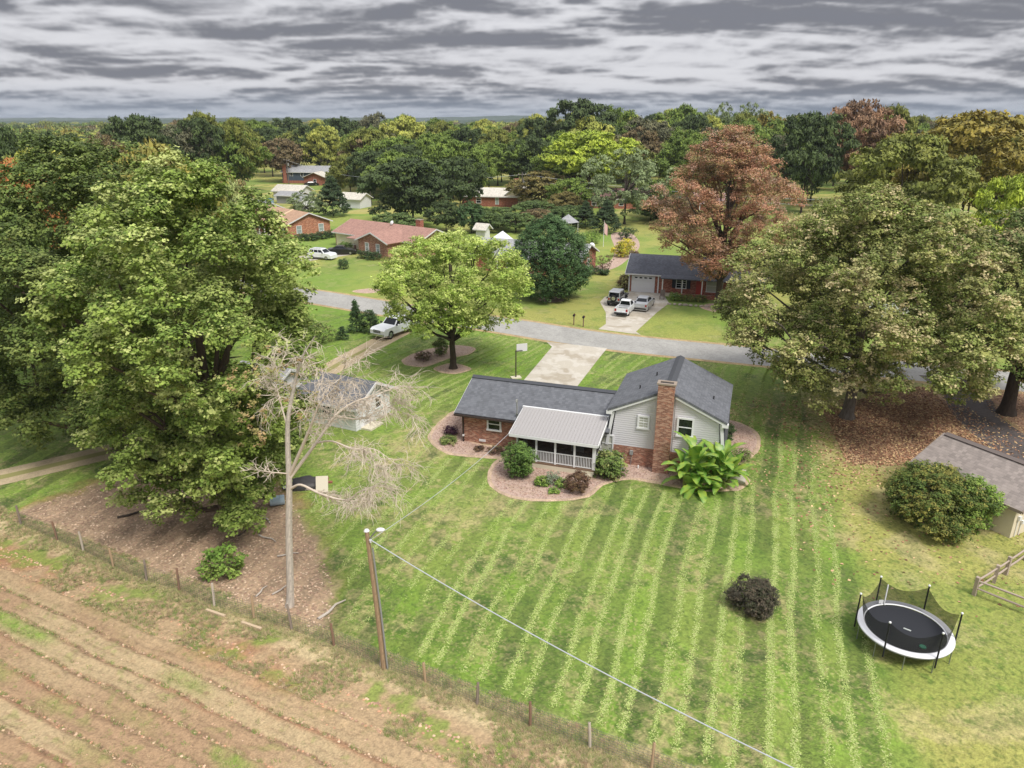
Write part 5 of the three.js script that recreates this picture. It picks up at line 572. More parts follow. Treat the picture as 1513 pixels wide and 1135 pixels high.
for (const [x, z, r] of [[-38.4, -139.5, 1.5], [-36.9, -141.5, 1.4], [-40.2, -139.2, 1.4], [-35.5, -143.6, 1.4]]) shrub('hedge_shrub', 'clipped shrub in the row under the gable of the tan-roofed ranch', x, z, r, 1.5, Q.dark, { n: 1500, leaf: 0.2, group: 'shrubs under the tan-roofed ranch gable' });
for (const [x, z, r] of [[-24.6, -120.6, 1.3], [-22.9, -119.4, 1.3]]) shrub('hedge_shrub', 'dark clipped shrub before the porch of the red-roofed ranch', x, z, r, 1.5, Q.dark, { n: 1500, leaf: 0.18, group: 'shrubs before the red-roofed ranch' });
shrub('hedge_shrub', 'olive clipped shrub under the gable windows of the red-roofed ranch', -19.3, -115.6, 1.5, 1.4, Q.holly, { n: 1600, leaf: 0.18 });
shrub('hedge_shrub', 'clipped shrub by the dark car at the cream wall', -29.6, -129, 1.5, 1.6, Q.box, { n: 1500, leaf: 0.18 });
shrub('young_shrub', 'lone young shrub on the lawn of the red-roofed ranch', -26.2, -111.6, 0.95, 1.9, Q.spruce, { n: 1600, leaf: 0.15 });
shrub('golden_shrub', 'bright yellow shrub at the bark path', 18.4, -122, 1.7, 2.6, Q.yellow, { n: 3600, leaf: 0.18 });
shrub('golden_shrub', 'second yellow shrub half hidden behind the bright one', 19.9, -125, 1.5, 2.6, Q.yellow, { n: 2600, leaf: 0.18 });
shrub('reddish_shrub', 'reddish low shrub beside the yellow shrubs', 20.6, -121.5, 1.1, 1.3, Q.reddish, { n: 1300, leaf: 0.18 });
shrub('vase_shrub', 'open vase-shaped shrub at the gable of the grey-roofed brick house', 13.9, -110.2, 1.3, 2.8, Q.reddish, { n: 1600, leaf: 0.14, shape: 'vase' });
for (const [x, z, r, h] of [[12.0, -107.8, 1.2, 1.4], [13.7, -107, 0.9, 1.0], [10.9, -106, 1.1, 1.7]]) shrub('hedge_shrub', 'dark low shrub on the garden border by the grey-roofed brick house', x, z, r, h, Q.dark, { n: 1300, leaf: 0.18, group: 'garden border shrubs' });
shrub('boxwood', 'round dark shrub at the top of the bark path', 22.2, -141, 2.0, 2.5, Q.dark, { n: 2000, leaf: 0.2 });
shrub('boxwood', 'fresh green mounded shrub behind the flagpole', 14.9, -136, 2.0, 2.4, Q.fresh, { n: 2000, leaf: 0.2 });
shrub('golden_shrub', 'clipped yellow-green shrub by the white garage door', 20.9, -91.0, 0.85, 1.2, Q.fresh, { n: 1400, leaf: 0.13 });
for (const [x, z] of [[22.4, -90.6], [24.0, -90.2], [28.6, -88.6]]) shrub('hedge_shrub', 'clipped green shrub before the porch of the dark-roofed ranch', x, z, 0.8, 1.0, Q.holly, { n: 1200, leaf: 0.13, group: 'shrubs before the dark-roofed ranch' });
shrub('reddish_shrub', 'red-bronze shrub at the garage corner of the dark-roofed ranch', 15.4, -97.6, 1.0, 2.2, Q.bronze, { n: 1600, leaf: 0.16 });
for (const [k, x, z, h, r, w] of [['bush', 0.8, -150, 4.2, 4, 'by the white garden shed'], ['bush', -23, -146, 4.6, 5, 'behind the red roof of the brick ranch'], ['bush', -3, -156, 4.6, 4.4, 'behind the small dense egg-shaped tree'], ['brown', 5.5, -158, 4, 3.4, 'low among the shrubs by the canopy'], ['bush', 10.8, -156, 4.4, 3.6, 'in the row beside the gazebo'], ['mapler', 36, -150, 5, 4, 'low at the end of the bark path']]) bgTree(k, x, z, h, 0.2, r, w);
// ------------------------------------------------------------------ banana plants
{
  const leafGeo = (seed) => { const r = rng(seed), L = 1.3 + 0.5 * r(), w = 0.27 + 0.06 * r(), n = 9, pos = [], col = [], idx = [], arch = 0.7 + 0.9 * r(); for (let i = 0; i <= n; i++) { const t = i / n, a = 1.15 - arch * t * 1.15, x = L * (Math.sin(1.15) / 1.15 * 0.2 + t * Math.cos(mix(1.15, a, 0.5)) * 1.05), y = L * t * Math.sin(mix(1.15, a, 0.5)) * 0.9, ww = w * Math.pow(Math.sin(Math.PI * clamp(0.06 + 0.93 * t)), 0.55) * (i % 2 && r() < 0.5 ? 0.72 : 1); for (const s of [-1, 0, 1]) { pos.push(x, y + (s ? 0.07 : 0) * (ww / w), s * ww); const yl = s && r() < 0.4, c = s === 0 ? C(150, 182, 80) : yl ? C(158, 178, 62) : C(84, 136, 44); col.push(...c); } if (i) for (const k of [0, 1]) { const b = (i - 1) * 3 + k; idx.push(b, b + 3, b + 1, b + 1, b + 3, b + 4); } } const g = new THREE.BufferGeometry(); g.setAttribute('position', new THREE.Float32BufferAttribute(pos, 3)); g.setAttribute('color', new THREE.Float32BufferAttribute(col, 3)); g.setIndex(idx); g.computeVertexNormals(); return g; };
  const G = [1, 2, 3, 4, 5, 6, 7].map((k) => leafGeo(k * 13)), inner = phys([1, 1, 1], 0.45, { vertexColors: true, transmission: 0.3, side: THREE.DoubleSide }), stemM = std(C(128, 136, 66), 0.8), r = rng(31);
  for (const [x, z, lab, stems] of [[11.5, -41.0, 'large banana plant before the brick chimney base', [[0, 0, 1.6], [-0.55, 0.2, 1.1], [0.45, 0.35, 1.0], [0.1, -0.5, 1.8], [0.2, 0.6, 0.7], [-0.3, 0.5, 0.5]]], [13.3, -41.4, 'smaller banana plant by the concrete slab', [[0, 0, 1.6], [0.45, 0.3, 1.0], [-0.35, 0.4, 0.8], [0.1, 0.55, 0.5]]]]) {
    const t = thing('banana_plant', lab, 'plant', x, z, 0);
    for (const [sx, sz, h] of stems) { part('stem', tube([[sx, 0, sz], [sx * 1.05, h * 0.5, sz], [sx * 1.1, h, sz]], [0.13, 0.11, 0.07], 8), stemM, t); const n = 11, o = r() * 6; for (let k = 0; k < n; k++) { const m = part('leaf', G[Math.floor(r() * 7)], inner, t); place(m, sx * 1.1, h - 0.12 * r() - (k > 6 ? 0.35 : 0), sz); m.rotation.set(0, o + k * 2.4 + r() * 0.4, 0); m.rotateZ((k < 4 ? 0.55 - 0.3 * r() : 0.2 - 0.4 * r()) - (k > 7 ? 0.6 : 0)); m.scale.setScalar(0.78 + 0.3 * r()); } }
  }
}
// ------------------------------------------------------------------ the bare tree by the fence
{
  const t = thing('bare_tree', 'leafless pale tree with drooping twigs at the wire fence', 'tree', -10.68, -28.9, 0), r = rng(9), X0 = -10.68, V3 = (a) => new THREE.Vector3(...a), twigs = [];
  const rel = (list, zs) => list.map(([x, y], i) => V3([x - X0, y, zs[i] ?? zs[zs.length - 1]]));
  const L = [
    ['trunk', rel([[-10.7, -0.1], [-10.6, 0.5], [-10.3, 3.9], [-10.0, 6.65], [-9.84, 9.48], [-9.48, 10.97], [-8.97, 12.37], [-8.24, 13.45]], [0, 0, 0, 0, -0.3, -0.5, -0.4, -0.2]), [0.27, 0.2, 0.175, 0.155, 0.11, 0.085, 0.06, 0.02]],
    ['limb', rel([[-9.95, 7.0], [-9.0, 8.81], [-8.49, 9.83], [-7.98, 10.88], [-7.19, 11.72], [-6.66, 12.76]], [0, 0.5, 0.8, 1.0, 1.3, 1.5]), [0.12, 0.1, 0.08, 0.06, 0.04, 0.015]],
    ['limb', rel([[-9.94, 6.9], [-8.75, 8.38], [-7.93, 9.48], [-7.09, 10.05], [-6.01, 10.36], [-5.11, 10.67]], [0, -0.5, -1, -1.2, -1.4, -1.8]), [0.13, 0.1, 0.08, 0.06, 0.04, 0.012]],
    ['limb', rel([[-9.97, 6.34], [-9.37, 6.76], [-8.36, 6.58], [-7.16, 6.51], [-6.45, 7.1], [-5.77, 7.44]], [0, 0.4, 0.9, 1.3, 1.6, 1.8]), [0.1, 0.075, 0.07, 0.055, 0.04, 0.015]],
    ['limb', rel([[-8.75, 8.38], [-7.83, 8.78], [-6.86, 8.61], [-5.86, 8.78], [-4.88, 8.18]], [-0.5, 0.2, 0.6, 1.0, 1.3]), [0.08, 0.06, 0.05, 0.03, 0.012]],
    ['limb', rel([[-9.87, 9.1], [-10.25, 10.36], [-10.38, 11.12], [-10.1, 12.02]], [-0.3, -0.8, -1.0, -1.3]), [0.06, 0.045, 0.03, 0.012]],
    ['limb', rel([[-7.93, 9.48], [-6.88, 9.08], [-5.78, 9.42], [-4.69, 8.78]], [-1, -1.6, -2.1, -2.6]), [0.07, 0.05, 0.03, 0.012]],
    ['limb', rel([[-10.0, 7.1], [-10.6, 7.44], [-11.22, 7.77]], [0, 0.5, 0.9]), [0.05, 0.03, 0.01]],
  ];
  const grow = (a, dir, len, rad, depth) => { const pts = [a.clone()], n = 4, d = dir.clone(); let p = a.clone(); for (let i = 0; i < n; i++) { d.add(new THREE.Vector3((r() - 0.5) * 0.75, -0.07 + (r() - 0.5) * 0.6, (r() - 0.5) * 0.75)).normalize(); p = p.clone().addScaledVector(d, len / n); pts.push(p); } twigs.push(tube(pts, [rad, rad * 0.8, rad * 0.6, rad * 0.45, rad * 0.25], 3)); if (depth > 0) for (let k = 1; k <= n; k++) { const m = depth > 1 ? 2 : 1 + (r() < 0.4); for (let q = 0; q < m; q++) grow(pts[k], d.clone().add(new THREE.Vector3((r() - 0.5) * 2.3, (r() - 0.55) * 2.1, (r() - 0.5) * 2.3)).normalize(), len * (0.5 + 0.25 * r()), Math.max(0.011, rad * 0.62), depth - 1); } };
  L.forEach(([name, pts, rad], li) => {
    const c = new THREE.CatmullRomCurve3(pts), n = pts.length * 4, P2 = c.getPoints(n), rr = P2.map((_, i) => { const f = i / n * (rad.length - 1), k = Math.min(rad.length - 2, Math.floor(f)); return (li ? 0.7 : 0.88) * mix(rad[k], rad[k + 1], f - k); }); part(name, tube(P2, rr, li ? 6 : 10), li ? twigM : BARK.pale, t);
    for (let i = Math.floor(n * (li ? 0.3 : 0.62)); i <= n; i += li ? 1 : 2) { const d = c.getTangent(Math.min(1, i / n)); grow(P2[i], d.clone().add(new THREE.Vector3(0.3 + (r() - 0.5) * 2.2, (r() - 0.5) * 2.0, (r() - 0.5) * 2.2)).normalize(), li === 7 ? 0.5 : 0.6 + 0.75 * r(), Math.max(0.022, rr[i] * 0.45), li === 7 ? 1 : li ? 2 : 1); }
  });
  part('twigs', merge(twigs), twigM, t).userData.kind = 'stuff';
  part('withered_leaves', crown({ seed: 92, n: 900, leaf: 0.14, clumps: 26, rc: 0.7, shape: 'round', R: 2.2, y0: 8.6, y1: 13.2, pal: [C(150, 140, 86), C(162, 138, 96)], lean: [0.4, -0.6] }).geo, leafM, t).userData.kind = 'stuff';
}
// ------------------------------------------------------------------ trampoline
{
  const t = thing('trampoline', 'round trampoline with black mat, white edge pad and black safety net', 'trampoline', 17.4, -26.3, 0), R = 1.92, h = 0.82, black = std(C(24, 25, 28), 0.8), pad = std(C(222, 222, 226), 0.6), steel = M.steel;
  part('mat', new THREE.CircleGeometry(R - 0.27, 48).rotateX(-Math.PI / 2).translate(0, h - 0.03, 0), std(C(34, 36, 42), 0.75), t);
  const padPts = [[R - 0.29, -0.005], [R - 0.28, 0.03], [R, 0.035], [R + 0.03, -0.02], [R - 0.01, -0.045]].map(([x, y]) => new THREE.Vector2(x, y + h)); part('edge_pad', new THREE.LatheGeometry(padPts, 56), pad, t);
  part('frame_ring', new THREE.TorusGeometry(R - 0.02, 0.03, 8, 48).rotateX(Math.PI / 2).translate(0, h - 0.07, 0), steel, t);
  for (let k = 0; k < 10; k++) { const a = k * Math.PI / 5 + 0.15; part('leg', cyl(0.022, 0.022, h - 0.08, Math.cos(a) * (R - 0.02), 0, Math.sin(a) * (R - 0.02), 8), steel, t); }
  const heights = [], pole = cyl(0.035, 0.035, 1.75, 0, 0.35, 0, 8), cap = new THREE.SphereGeometry(0.055, 10, 8).translate(0, 2.12, 0);
  for (let k = 0; k < 6; k++) { const a = k * Math.PI / 3 + 0.35, x = Math.cos(a) * (R + 0.06), z = Math.sin(a) * (R + 0.06), p = part('net_pole', pole, black, t); p.position.set(x, 0, z); part('pole_cap', cap, M.white, p); heights.push(a); }
  // net hangs in shallow curves between the poles
  const pos = [], idx = [], N = 72, uv = []; for (let i = 0; i <= N; i++) { const a = i / N * Math.PI * 2 + 0.35, f = (i / N * 6) % 1, sag = 4 * f * (1 - f), rr = R - 0.02 - 0.34 * sag * 0.6, top = h + 1.22 - 0.42 * sag; for (const [y, q] of [[h + 0.02, R - 0.25], [mix(h, top, 0.5), mix(R - 0.25, rr, 0.6)], [top, rr]]) { pos.push(Math.cos(a) * q, y, Math.sin(a) * q); uv.push(i, y); } if (i) for (const k of [0, 1]) { const b = (i - 1) * 3 + k; idx.push(b, b + 3, b + 1, b + 1, b + 3, b + 4); } }
  const g = new THREE.BufferGeometry(); g.setAttribute('position', new THREE.Float32BufferAttribute(pos, 3)); g.setAttribute('uv', new THREE.Float32BufferAttribute(uv, 2)); g.setIndex(idx); g.computeVertexNormals(); part('safety_net', g, new THREE.MeshStandardMaterial({ color: 0x14160f, roughness: 0.9, transparent: true, opacity: 0.66, side: THREE.DoubleSide }), t);
  const a = 4.62; part('net_entry_strap', box(0.05, 1.1, 0.03, Math.cos(a) * (R - 0.3), h + 0.55, Math.sin(a) * (R - 0.3)), M.white, t); part('tag', box(0.2, 0.2, 0.01, Math.cos(4.5) * (R - 0.31), h + 0.2, Math.sin(4.5) * (R - 0.31)), M.white, t);
}
single('toy_disc', new THREE.CylinderGeometry(0.13, 0.14, 0.03, 20).translate(0, 0.015, 0), std(C(70, 150, 118), 0.5), 'small green disc lying on the trampoline mat', 'toy', 17.55, 0.795, -25.1);
single('stick_toy', box(0.3, 0.03, 0.06, 0, 0.015, 0), std(C(190, 196, 190), 0.6), 'pale short stick lying in the middle of the trampoline', 'toy', 17.45, 0.795, -26.2, -0.7);
// ------------------------------------------------------------------ split rail fence
{
  const f = thing('split_rail_fence', 'weathered wooden split-rail fence turning a corner near the trampoline', 'fence', 0, 0), pts = [[29.2, -33.9], [27.2, -32.7], [25.35, -31.45], [24.3, -30.75], [22.7, -29.75], [24.5, -27.9], [26.2, -26.1]], rr = rng(4), splitM = std(C(168, 152, 138), 0.95);
  pts.forEach(([x, z], i) => place(part('post', box(0.16, 1.05, 0.16, 0, 0.525, 0), splitM, f), x, 0, z, (rr() - 0.5) * 0.05, rr(), (rr() - 0.5) * 0.05));
  for (let i = 0; i < pts.length - 1; i++) { const [x0, z0] = pts[i], [x1, z1] = pts[i + 1]; for (const y of [0.42, 0.86]) part('rail', tube([[x0, y + (rr() - 0.5) * 0.05, z0], [(x0 + x1) / 2, y - 0.02, (z0 + z1) / 2], [x1, y + (rr() - 0.5) * 0.05, z1]], [0.05, 0.06, 0.05], 5), splitM, f); }
}
// ------------------------------------------------------------------ wire fence
const POSTS = [[-30.6, -37.6], [-28.3, -36.3], [-25.2, -34.6], [-23.2, -33.6], [-20.8, -32.1], [-18.5, -30.9], [-16.5, -30.1], [-14.3, -28.9], [-12.1, -28.0], [-10.1, -27.2], [-7.9, -26.1], [-5.6, -24.8], [-3.6, -23.9], [-1.4, -22.7], [0.7, -21.6], [2.9, -20.6], [5.0, -19.6], [7.2, -18.5]];
{
  const f = thing('wire_fence', 'woven wire fence on weathered posts along the ploughed field', 'fence', 0, 0), r = rng(14), pm = [M.greyWood, std(C(176, 150, 120), 0.95), std(C(190, 178, 162), 0.95), std(C(134, 106, 86), 0.95)], wireM = std(C(120, 124, 120), 0.5, { metalness: 0.5 });
  POSTS.forEach(([x, z], i) => { const h = 1.05 + 0.3 * r(); place(part('post', tube([[0, -0.1, 0], [0.01, h * 0.5, 0], [0, h - 0.02, 0], [0, h, 0]], [0.065, 0.06, 0.055, 0.02], 7), pm[(i * 7 + 1) % 4], f), x, 0, z, (r() - 0.5) * 0.14, 0, (r() - 0.5) * 0.14); });
  for (let i = 1; i < POSTS.length - 1; i++) { const [x0, z0] = POSTS[i], [x1, z1] = POSTS[i + 1], L = Math.hypot(x1 - x0, z1 - z0), a = Math.atan2(-(z1 - z0), x1 - x0), list = []; for (let k = 0; k < 8; k++) list.push(box(L, 0.007, 0.007, L / 2, 0.06 + k * 0.12 + (k > 5 ? 0.03 : 0), 0)); for (let k = 0; k < L / 0.16; k++) list.push(box(0.005, 0.9, 0.005, 0.08 + k * 0.16, 0.5, 0)); place(part('wire_panel', merge(list), wireM, f), x0, 0, z0, 0, a, 0); }
}
{ const g = thing('pipe_gate', 'pale pipe gate at the end of the wire fence', 'gate', -30.6, -37.6, 0); part('gate_rail', tube([[0, 1.05, 0], [-5, 1.05, -1.6]], [0.05, 0.05], 8), M.trim, g); part('gate_rail', tube([[0, 0.4, 0], [-5, 0.4, -1.6]], [0.035, 0.035], 8), M.trim, g); part('gate_post', cyl(0.06, 0.06, 1.2, -0.02, 0, 0.02), M.trim, g); }
// ------------------------------------------------------------------ lamp pole and wires
const wireGrey = std(C(186, 190, 196), 0.5), span = (a, b, sag, r, n = 24) => { const P2 = []; for (let i = 0; i <= n; i++) { const t = i / n; P2.push(new THREE.Vector3(mix(a[0], b[0], t), mix(a[1], b[1], t) - sag * 4 * t * (1 - t), mix(a[2], b[2], t))); } return tube(P2, P2.map(() => r), 5); };
{
  const t = thing('lamp_pole', 'wooden utility pole with a small yard lamp beside the wire fence', 'pole', -5.45, -24.7, 0);
  part('pole', tube([[0, -0.2, 0], [-0.08, 2.5, 0], [-0.18, 4.8, 0], [-0.27, 6.75, 0]], [0.11, 0.1, 0.095, 0.085], 10), bark(C(190, 160, 126)), t); part('conduit', tube([[0.16, 0, 0.05], [0.06, 3, 0.05], [-0.08, 6.0, 0.05]], [0.04, 0.04, 0.035], 6), M.grey, t);
  const arm = part('lamp_arm', tube([[-0.2, 6.35, 0.05], [0.02, 6.7, 0.1], [0.18, 6.86, 0.12]], [0.03, 0.03, 0.03], 6), M.steel, t); part('lamp_head', new THREE.SphereGeometry(0.13, 12, 8).scale(1.4, 0.6, 0.9).translate(0.3, 6.88, 0.13), M.trim, t); part('insulator', cyl(0.04, 0.05, 0.12, -0.12, 6.3, 0.12), M.white, t); part('pole_cap', cyl(0.12, 0.08, 0.06, -0.27, 6.75, 0), M.trim, t);
  const p = [-5.57, 6.42, -24.58];
  single('overhead_cable', span(p, [15.5, 6.3, -8.6], 0.75, 0.02, 40), wireGrey, 'thick pale overhead cable from the lamp pole across the lawn', 'cable');
  single('service_wire', span(p, [0.35, 3.7, -42.2], 0.35, 0.012, 30), wireGrey, 'thin service wire from the lamp pole to the porch-side roof mast', 'wire');
}
function utilityPole(label, x, z, H, arm) { const t = thing('utility_pole', label, 'pole', x, z, 0); part('pole', cyl(0.17, 0.12, H, 0, 0, 0, 8), BARK.grey, t); part('crossarm', box(arm, 0.14, 0.12, 0, H - 0.6, 0), M.greyWood, t); part('transformer', cyl(0.3, 0.3, 0.9, 0.42, H - 2.6, 0, 12), M.grey, t); for (const s of [-1, 1]) part('insulator', cyl(0.06, 0.05, 0.2, s * arm * 0.4, H - 0.52, 0, 8), M.trim, t); return t; }
utilityPole('utility pole with transformer before the dark spreading tree', -38.2, -201, 7.6, 2.2); utilityPole('utility pole before the far cream gable', 2.6, -190, 9.2, 2.2); utilityPole('utility pole before the far blue house', -78.2, -262, 9, 2.2);
for (const [a, b, y] of [[[-38.2, 7, -201], [2.6, 8.6, -190], 0], [[2.6, 8.7, -190], [62, 6.5, -150], 1], [[2.6, 7.4, -190], [62, 5.4, -150], 1], [[-78.2, 8.4, -262], [-38.2, 6.9, -201], 2]]) single('power_line', span(a, b, 0.9, 0.035, 20), wireGrey, ['power line between the transformer pole and the pole by the cream gable', 'power line running past the conifers and the silvery tree', 'power line from the blue house pole to the transformer pole'][y], 'wire', 0, 0, 0, 0, y === 1 ? 'power lines past the conifers' : undefined);
// ------------------------------------------------------------------ things along the road
{ const t = thing('basketball_hoop', 'basketball hoop with grey backboard beside the concrete driveway', 'basketball hoop', 0.35, -61.4, 0.3); part('pole', cyl(0.06, 0.05, 2.6, 0, 0, 0), std(C(70, 58, 50), 0.7), t); part('backboard', box(1.0, 0.7, 0.05, 0.62, 2.75, -0.2), M.trim, t); part('support_arm', box(0.7, 0.06, 0.06, 0.3, 2.5, -0.08), M.black, t); part('hoop', new THREE.TorusGeometry(0.22, 0.02, 6, 20).rotateX(Math.PI / 2).translate(0.62, 2.5, -0.5), std(C(190, 90, 50), 0.6), t); part('footing', box(0.9, 0.1, 0.6, 0, 0.05, 0), M.foundation, t); }
for (const [x, z, l] of [[7.0, -79.2, 'dark mailbox on a post by the road, nearer the round dark-leaved tree'], [8.0, -78.4, 'dark mailbox on a wooden post by the road, nearer the concrete drive']]) { const t = thing('mailbox', l, 'mailbox', x, z, -0.3); part('post', box(0.11, 1.05, 0.11, 0, 0.52, 0), M.wood, t); part('box', profile([[-0.1, 0], [0.1, 0], [0.1, 0.12], [0.06, 0.2], [-0.06, 0.2], [-0.1, 0.12]], 0.5, 0.01).translate(0, 1.05, 0), M.black, t); part('flag', box(0.02, 0.14, 0.06, 0.12, 1.25, 0.1), std(C(170, 40, 36), 0.6), t); }
{ const t = thing('flagpole', 'short flagpole with a hanging pale flag by the garden bed', 'flagpole', 16.6, -132, 0); part('pole', cyl(0.05, 0.04, 4.6, 0, 0, 0), M.white, t); const g = new THREE.PlaneGeometry(0.9, 1.9, 6, 8), p = g.attributes.position; for (let i = 0; i < p.count; i++) { const u = p.getX(i) + 0.45; p.setXYZ(i, u * 0.7 + 0.05, p.getY(i) - u * 0.75, Math.sin(u * 7) * 0.12); } g.computeVertexNormals(); part('flag', g.translate(0, 3.5, 0), std(C(216, 180, 178), 0.8, { side: THREE.DoubleSide }), t); part('finial', new THREE.SphereGeometry(0.09, 8, 6).translate(0, 4.65, 0), M.chimneyCap, t); }
{ const t = thing('patio_chair', 'grey chair by the garage corner of the dark-roofed ranch', 'chair', 19.4, -91.6, -0.4), m = std(C(128, 116, 108), 0.8); part('seat', box(0.6, 0.08, 0.55, 0, 0.45, 0), m, t); part('backrest', box(0.6, 0.7, 0.07, 0, 0.85, -0.27), m, t); for (const sx of [-1, 1]) for (const sz of [-1, 1]) part('leg', box(0.06, 0.45, 0.06, sx * 0.26, 0.22, sz * 0.23), m, t); }
for (const [x, z, l] of [[-27.6, -126.6, 'dark porch chair by the cream wall, nearer the window'], [-26.4, -125.4, 'dark porch chair by the cream wall, nearer the porch post']]) { const t = thing('porch_chair', l, 'chair', x, z, -0.8), m = std(C(96, 62, 58), 0.8); part('seat', box(0.6, 0.08, 0.55, 0, 0.45, 0), m, t); part('backrest', box(0.6, 0.7, 0.07, 0, 0.85, -0.27), m, t); for (const sx of [-1, 1]) for (const sz of [-1, 1]) part('leg', box(0.06, 0.45, 0.06, sx * 0.26, 0.22, sz * 0.23), m, t); }
{ // edging stones of the front bed
  const r = rng(61); for (let k = 0; k < 14; k++) { const g = new THREE.DodecahedronGeometry(0.22 + 0.1 * r(), 0).scale(1.3, 0.6, 0.9); single('edging_stone', g, std(C(172, 160, 148), 0.95), 'pale edging stone before the shrubs of the dark-roofed ranch', 'stone', 19.8 + k * 0.62, 0.08, -88.9 + k * 0.2 + 0.2 * r(), r() * 3, 'edging stones before the dark-roofed ranch'); }
}
// ------------------------------------------------------------------ junk and branches by the fence
{
  single('plastic_barrel', merge([new THREE.CylinderGeometry(0.3, 0.3, 0.82, 18), new THREE.TorusGeometry(0.3, 0.025, 6, 18).rotateX(Math.PI / 2).translate(0, 0.2, 0), new THREE.TorusGeometry(0.3, 0.025, 6, 18).rotateX(Math.PI / 2).translate(0, -0.2, 0)]).rotateZ(Math.PI / 2), std(C(176, 196, 208), 0.45), 'pale blue plastic barrel lying beside the bare tree', 'barrel', -14.2, 0.3, -38.6, 0.25);
  single('leaning_sheet', box(0.75, 1.0, 0.05, 0, 0.5, 0, -0.5, 0, 0), std(C(214, 204, 186), 0.7), 'off-white panel leaning on the junk heap behind the bare tree', 'sheet', -11.9, 0, -40.3, 0.1);
  const heap = thing('tarp_heap', 'dark tarp-covered heap beside the off-white panel', 'heap', -13.2, -41.0, 0.1), g = new THREE.SphereGeometry(1, 22, 12, 0, Math.PI * 2, 0, Math.PI / 2).scale(1.35, 0.55, 0.7), p = g.attributes.position; for (let i = 0; i < p.count; i++) { const x = p.getX(i), y = p.getY(i), z = p.getZ(i), s = 0.75 + 0.5 * fbm(x * 2 + 5, z * 2 + y, 3); p.setXYZ(i, x * s, y * s, z * s); } g.computeVertexNormals(); part('tarp', g, std(C(58, 56, 56), 0.55), heap); part('brick_pile', merge([0, 1, 2, 3, 4, 5].map((k) => box(0.3, 0.12, 0.16, 1.0 + 0.18 * k % 0.6, 0.06 + 0.12 * (k % 3), -0.6 + 0.12 * k, 0, k, 0))), M.brickRed, heap); part('white_scrap', box(0.5, 0.06, 0.2, -1.0, 0.25, 0.5, 0.2, 0.4, 0), M.white, heap);
  const r = rng(88);
  for (const [x, z, len, a, lab] of [[-12.0, -33.2, 1.1, 0.3, 'straight pale branch on bare ground between maple and bare tree'], [-13.6, -34.8, 1.4, -0.5, 'crooked grey branch on bare ground under the maple'], [-14.6, -37.0, 1.9, -0.7, 'long forked branch near the blue barrel'], [-15.6, -39.3, 2.6, 0.15, 'long dark log under the maple behind the blue barrel'], [-15.1, -35.6, 1.3, 1.2, 'short dark branch by the sprouting sapling'], [-11.4, -30.2, 1.2, 0.9, 'bleached stick pointing at the foot of the bare tree'], [-12.4, -30.0, 0.9, 1.3, 'short stick beside the bleached one'], [-22.4, -37.4, 1.6, 0.5, 'mossy log on the bare ground beyond the fence posts'], [-8.6, -28.6, 1.7, 1.0, 'thin tan cane leaning on the ground beside the lamp pole']]) single('fallen_branch', tube([[-len / 2, 0.06, 0], [-len * 0.15, 0.1, 0.06 * len], [len * 0.2, 0.08, -0.04 * len], [len / 2, 0.07, 0.05 * len]], [0.06, 0.055, 0.045, 0.025].map((q) => q * (len > 1.5 ? 1.3 : 0.8)), 6), /log/.test(lab) ? BARK.dark : /dark/.test(lab) ? BARK.brown : BARK.pale, lab, 'branch', x, 0, z, a);
  for (const [x, z, a, lab] of [[-14.0, -28.3, -0.42, 'pale timber lying along the fence beside a post'], [-12.0, -27.4, -0.42, 'pale timber lying along the fence nearer the bare tree']]) single('timber', box(1.15, 0.09, 0.12, 0, 0.07, 0), std(C(196, 174, 146), 0.9), lab, 'timber', x, 0, z, a);
}
// ------------------------------------------------------------------ ground cover nobody could count
function scatter(name, label, category, geo, mat, N, seed, where, size, colors) {
  const im = new THREE.InstancedMesh(geo, mat, N), r = rng(seed), m = new THREE.Matrix4(), q = new THREE.Quaternion(), e = new THREE.Euler(), c = new THREE.Color(); im.name = numbered(name); im.userData = { kind: 'stuff', label, category }; let i = 0;
  for (let t = 0; i < N && t < N * 12; t++) { const p = where(r); if (!p) continue; const s = size * (0.6 + 0.8 * r()); if (name === 'fallen_leaves') e.set((r() - 0.5) * 0.9, r() * 6.28, (r() - 0.5) * 0.9); else e.set((r() - 0.5) * 0.3, r() * 6.28, (r() - 0.5) * 0.3); m.compose(new THREE.Vector3(p[0], p[2] ?? 0, p[1]), q.setFromEuler(e), new THREE.Vector3(s, s * (0.7 + 0.6 * r()), s)); im.setMatrixAt(i, m); const k = colors[Math.floor(r() * colors.length)], b = 0.8 + 0.4 * r(); c.setRGB(k[0] * b, k[1] * b, k[2] * b); im.setColorAt(i, c); i++; }
  im.count = i; scene.add(im); return im;
}
